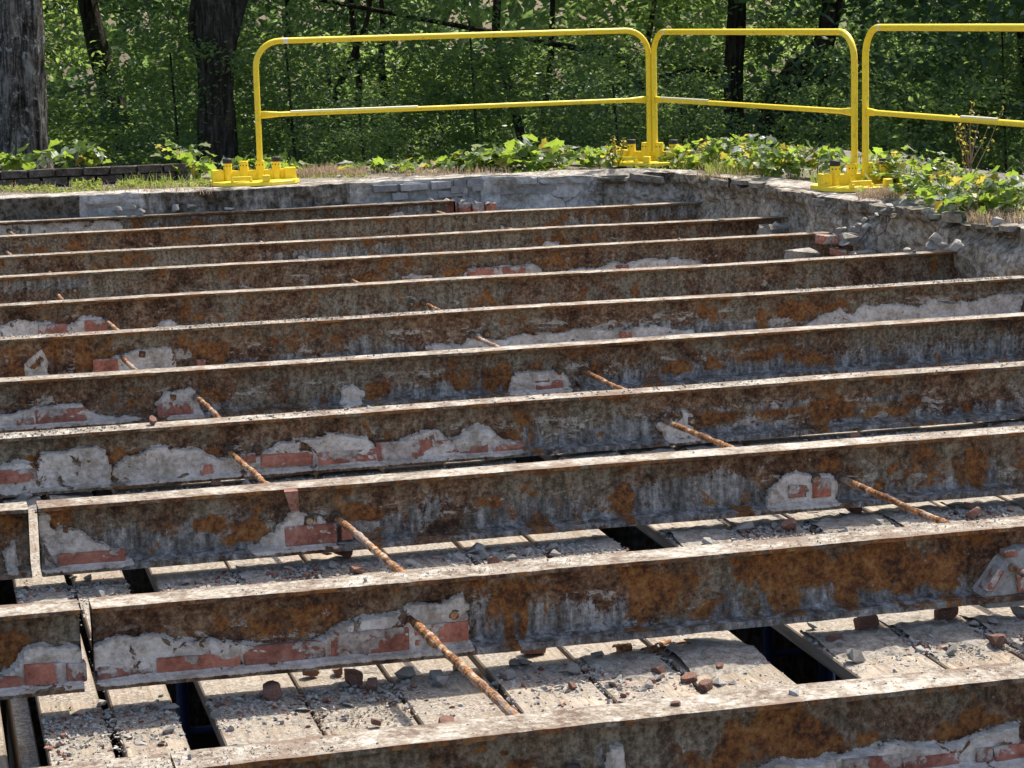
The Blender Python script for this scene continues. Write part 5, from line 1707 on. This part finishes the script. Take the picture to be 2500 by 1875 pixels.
def tree(loc, P, R_, label, mat=M_BARK2, branches=(), crown=None, group=None, seed=0, name='tree'):
    root = empty(name, loc)
    tag(root, label, 'tree', group)
    link('trunk', trunk_mesh('trunk', P, R_, mat, 40 if R_[0] > .12 else 10, .13 if R_[0] > .12 else .03, seed), root)
    for (Q, q) in branches:
        link('limb', trunk_mesh('limb', Q, q, mat, 10, .04, seed + 3), root)
    if crown:
        me, off, sc = crown
        o = link('crown', me, root, off)
        o.scale = sc
        o.rotation_euler = (0, 0, random.uniform(0, 6.28))
    return root


def cloud(seed, rx, ry, rz, ncl, per, size, mat, crad=(.35, .8), hollow=.0, nup=.55, name='crown'):
    r = np.random.default_rng(seed)
    c = r.normal(0, 1, (ncl, 3)); c /= np.linalg.norm(c, axis=1)[:, None]
    c *= (r.random(ncl) ** (1 / 3) * (1 - hollow) + hollow)[:, None]
    c *= np.array([rx, ry, rz])
    rad = r.uniform(*crad, ncl)
    P = []
    for k in range(ncl):
        q = r.normal(0, 1, (per, 3)) * np.array([.5, .5, .22]) * rad[k]
        # drooping sprays
        q[:, 2] -= .25 * np.hypot(q[:, 0], q[:, 1])
        P.append(c[k] + q)
    return small_leaves(name, np.concatenate(P), size, mat, nup, seed)


CR_LOW = [cloud(101 + i, 2.3, 1.5, 1.9, 50, 175, .080, [M_LEAF, M_LEAF2, M_LEAF][i], (.25, .65), .1) for i in range(3)]
CR_TOP = [cloud(201 + i, 3.2, 3.0, 2.6, 130, 110, .15, [M_LEAF, M_LEAF2][i], (.5, 1.1), .2) for i in range(2)]

# the big trunk at the left edge
P0 = on_z(62, 396, .12); z0 = -.05
d = 20.8
def onD(px, py): return on_y(px, py, d)
base = onD(62, 405); top_ = onD(72, 0)
tb = np.array([base[0], d, 0.0])
tree(tuple(tb), [(0, 0, -.4), (0, 0, .05), (.0, 0, .3), (.01, 0, .8), (.04, 0, 1.7), (.05, .1, 3.2), (.1, .3, 6)], [.36, .27, .225, .205, .20, .185, .13],
     'thick lichen-spotted tree trunk at the left edge of the picture', M_BARK1, [([(0, 0, 1.15), (-.25, .1, 1.5), (-.8, .2, 2.2)], [.09, .08, .05])], (CR_TOP[0], (.3, 1.5, 7.2), (.8, .8, .7)), seed=5)
d = 23.5
base = on_y(532, 405, d); top_ = on_y(538, 60, d)
tb = np.array([base[0], d, -.6])
tree(tuple(tb), [(0, 0, -.6), (0, 0, .3), (.02, 0, 1.0), (.04, 0, 1.75), (.05, 0, 3.2), (.1, 0, 7)], [.30, .20, .175, .185, .17, .10], 'dark upright trunk forking high, left of the long guardrail panel', M_BARK2,
     [([(.05, 0, 1.5), (.2, 0, 1.95), (.36, 0, 2.4), (.5, .1, 3.5)], [.12, .10, .09, .06])], (CR_TOP[1], (0, 2.5, 7.6), (.9, .9, .8)), seed=8)


def seen_tree(Y, pix, rad, label, seed, branches=(), crown=None, mat=M_BARK2):
    q = [on_y(x, y, Y) for x, y in pix]
    b0 = q[0].copy()
    b0[2] = min(b0[2], float(zg(b0[0], Y)))
    P = [(0, 0, b0[2] - b0[2])] + [tuple(p - b0) for p in q[0:]]
    if abs(q[0][2] - b0[2]) < .01: P = P[1:]
    R_ = [rad[0] * 1.05] * (len(P) - len(rad)) + list(rad)
    br = []
    for bp, brd in branches:
        br.append(([tuple(on_y(x, y, Y) - b0) for x, y in bp], brd))
    t = q[-1]
    # carry on upwards out of the frame
    dv = (q[-1] - q[-2]); dv /= np.linalg.norm(dv)
    P.append(tuple(q[-1] - b0 + dv * 3.5)); R_.append(rad[-1] * .7)
    return tree(tuple(b0), P, R_, label, mat, br, crown, 'trees in the dark woodland', seed)


seen_tree(34, [(322, 410), (300, 330), (272, 240), (240, 120), (213, 0)], [.17, .16, .15, .14, .13], 'leaning dim trunk between the two big left trunks', 11)
seen_tree(30, [(822, 420), (822, 330), (812, 250), (835, 190), (870, 120), (900, 40), (905, -20)], [.06, .055, .05, .045, .04, .03, .03], 'slender forked sapling behind the left part of the long panel', 12, [([(815, 250), (800, 180), (790, 90)], [.035, .03, .02])])
seen_tree(31, [(945, 420), (947, 330), (940, 240), (930, 150), (935, 60), (930, -20)], [.075, .07, .06, .05, .04, .03], 'thin dark sapling left of the centre behind the panel', 13, [([(945, 330), (920, 290), (880, 260)], [.03, .025, .015]), ([(940, 240), (980, 190), (1010, 120)], [.03, .025, .015])])
seen_tree(29, [(1580, 430), (1590, 330), (1575, 240), (1545, 170), (1500, 135), (1410, 118)], [.06, .06, .06, .05, .05, .04], 'bent branch tree with pale bark left of the corner post', 16)
seen_tree(28, [(1795, 430), (1793, 330), (1792, 200), (1797, 80), (1800, -20)], [.13, .13, .12, .12, .11], 'straight black trunk behind the middle panel', 17, [([(1790, 200), (1710, 165), (1610, 188)], [.05, .04, .025])])
seen_tree(27, [(1860, 400), (1885, 300), (1905, 230), (1940, 180), (1990, 150), (2020, 90), (2035, -10)], [.16, .16, .15, .15, .14, .13, .12], 'large dark leaning trunk behind the right end of the middle panel', 18, [([(2005, 200), (2060, 170), (2110, 120)], [.07, .06, .05])])
seen_tree(33, [(1330, 420), (1325, 300), (1345, 150), (1350, -10)], [.05, .05, .045, .04], 'thin stem at the middle of the long panel', 22)

# understorey bushes fill the band below the eye line
lab_side = ['left of the big trunk', 'between the two left trunks', 'behind the left guardrail post', 'behind the left half of the long panel', 'behind the middle of the long panel', 'behind the right half of the long panel', 'behind the corner post', 'behind the middle panel', 'behind the two right posts', 'behind the right panel', 'at the right frame edge']
rowlab = ['near', 'middle-distance', 'far']
for row, (Y, npx) in enumerate([(24.6, 8), (29.5, 10), (35.0, 11)]):
    for k in range(npx):
        px = -150 + (2800 / (npx - 1)) * k + random.uniform(-70, 70)
        p = on_y(px, 250, Y)
        if row == 0 and random.random() < .12: continue
        zc = random.uniform(-1.5, -.5) + (.35 if row else 0)
        gz = float(zg(p[0], Y))
        me = CR_LOW[(k + row) % 3]
        sc = (random.uniform(.85, 1.2), random.uniform(.8, 1.2), random.uniform(.85, 1.15))
        dense = {0: .9, 1: 1.1, 2: 1.25}[row]
        side = lab_side[min(10, int(round(k / (npx - 1) * 10)))]
        root = tree((p[0], Y, gz), [(0, 0, -.1), (random.uniform(-.5, .5), 0, .7), (random.uniform(-.8, .8), .3, 1.4), (random.uniform(-.4, .4), .1, zc - gz + .8)], [.018, .016, .012, .008], '%s leafy undergrowth tree %s' % (rowlab[row], side), M_BARK2, (), None, 'undergrowth trees', 40 + k, 'undergrowth_tree')
        o = link('crown', me, root, (0.1, 0, zc - gz)); o.scale = (sc[0] * dense, sc[1] * dense, sc[2] * dense); o.rotation_euler = (0, 0, random.uniform(0, 6.28))
p = on_y(2480, 0, 25.6)  # extra tree, added so its crown darkens the woods at right
root = tree((p[0], 25.6, float(zg(p[0], 25.6))), [(0, 0, -.1), (.3, .1, 2.2), (.1, .1, 4.2), (.2, .2, 6)], [.07, .06, .05, .03], 'dense canopy tree shading the top right corner of the picture', M_BARK2, (), None, 'canopy trees', 91, 'canopy_tree')
o = link('crown', CR_TOP[1], root, (0, 0, 4.6)); o.scale = (1.1, 1.1, 1.2)
# taller trees whose crowns shade the band
for row, (Y, npx, zc) in enumerate([(26.3, 5, 4.6), (32.0, 4, 4.9), (39.0, 4, 5.5)]):
    for k in range(npx):
        px = -200 + (2900 / (npx - 1)) * k + random.uniform(-100, 100)
        p = on_y(px, 0, Y)
        gz = float(zg(p[0], Y))
        if row == 2: zc2 = 3.4
        else: zc2 = zc
        root = tree((p[0], Y, gz), [(0, 0, -.1), (random.uniform(-.5, .5), .1, 2.2), (random.uniform(-1, 1), .1, 4.2), (.2, .2, zc2 - gz + 1)], [.07, .06, .05, .03], '%s canopy tree, mostly above the frame, number of its row counted by the trunk it stands behind: %s' % (rowlab[row], lab_side[min(10, int(round(k / (npx - 1) * 10)))]), M_BARK2, (), None, 'canopy trees', 80 + k, 'canopy_tree')
        root['label'] = '%s canopy tree rising above the frame %s' % (rowlab[row], lab_side[min(10, int(round(k / (npx - 1) * 10)))])
        o = link('crown', CR_TOP[(k + row) % 2], root, (0.1, 0, zc2 - gz)); s = random.uniform(.9, 1.1); o.scale = (s, s, s * 1.05); o.rotation_euler = (0, 0, random.uniform(0, 6.28))

CR_SM = cloud(305, 1.0, .8, .9, 26, 110, .07, M_LEAF, (.25, .5), .1)
for px, py, Y, sc, lab in [(1500, 260, 22.6, .75, 'just left of the corner post'), (1665, 300, 22.8, .7, 'just right of the corner post'), (2215, 230, 22.5, 1.0, 'behind the right guardrail panel'), (2000, 330, 22.4, .7, 'low between middle and right panels'), (1150, 120, 24.0, .9, 'high behind the long panel'), (700, 150, 23.5, .8, 'beside the left guardrail post'), (420, 200, 23.8, .8, 'left of the forked dark trunk'), (2450, 120, 24.2, .7, 'at the top right corner'), (880, 330, 22.6, .6, 'low behind the left half of the long panel')]:
    p = on_y(px, py, Y); gz = float(zg(p[0], Y))
    root = tree((p[0], Y, gz), [(0, 0, -.1), (.06, 0, (p[2] - gz) * .5), (0, .05, p[2] - gz + .3)], [.022, .018, .01], 'sunlit bright sapling %s' % lab, M_BARK2, (), None, 'sunlit saplings', 60, 'sapling')
    o = link('crown', CR_SM, root, (0, 0, p[2] - gz)); o.scale = (sc, sc, sc); o.rotation_euler = (0, 0, random.uniform(0, 6.28))

# far wood as one mass
r = np.random.default_rng(5)
N = 95000
X = r.uniform(-14, 56, N); Y = r.uniform(42, 58, N)
Z = zg(X, Y) + r.random(N) ** .8 * (17 + 1.5 * fbm(X * .3, Y * .3, 0, 8))
cl = fbm(X * .5, Y * .5, Z * .7, 12, 3)
k = cl > -.6
tag(link('distant_woodland', small_leaves('distant_woodland', np.stack([X, Y, Z], 1)[k], .42, M_FAR, .3, 3)), 'dense dark green woodland far behind the guardrail', kind='stuff')
print('tris', sum(len(me.loops) - 2 * len(me.polygons) for me in bpy.data.meshes))
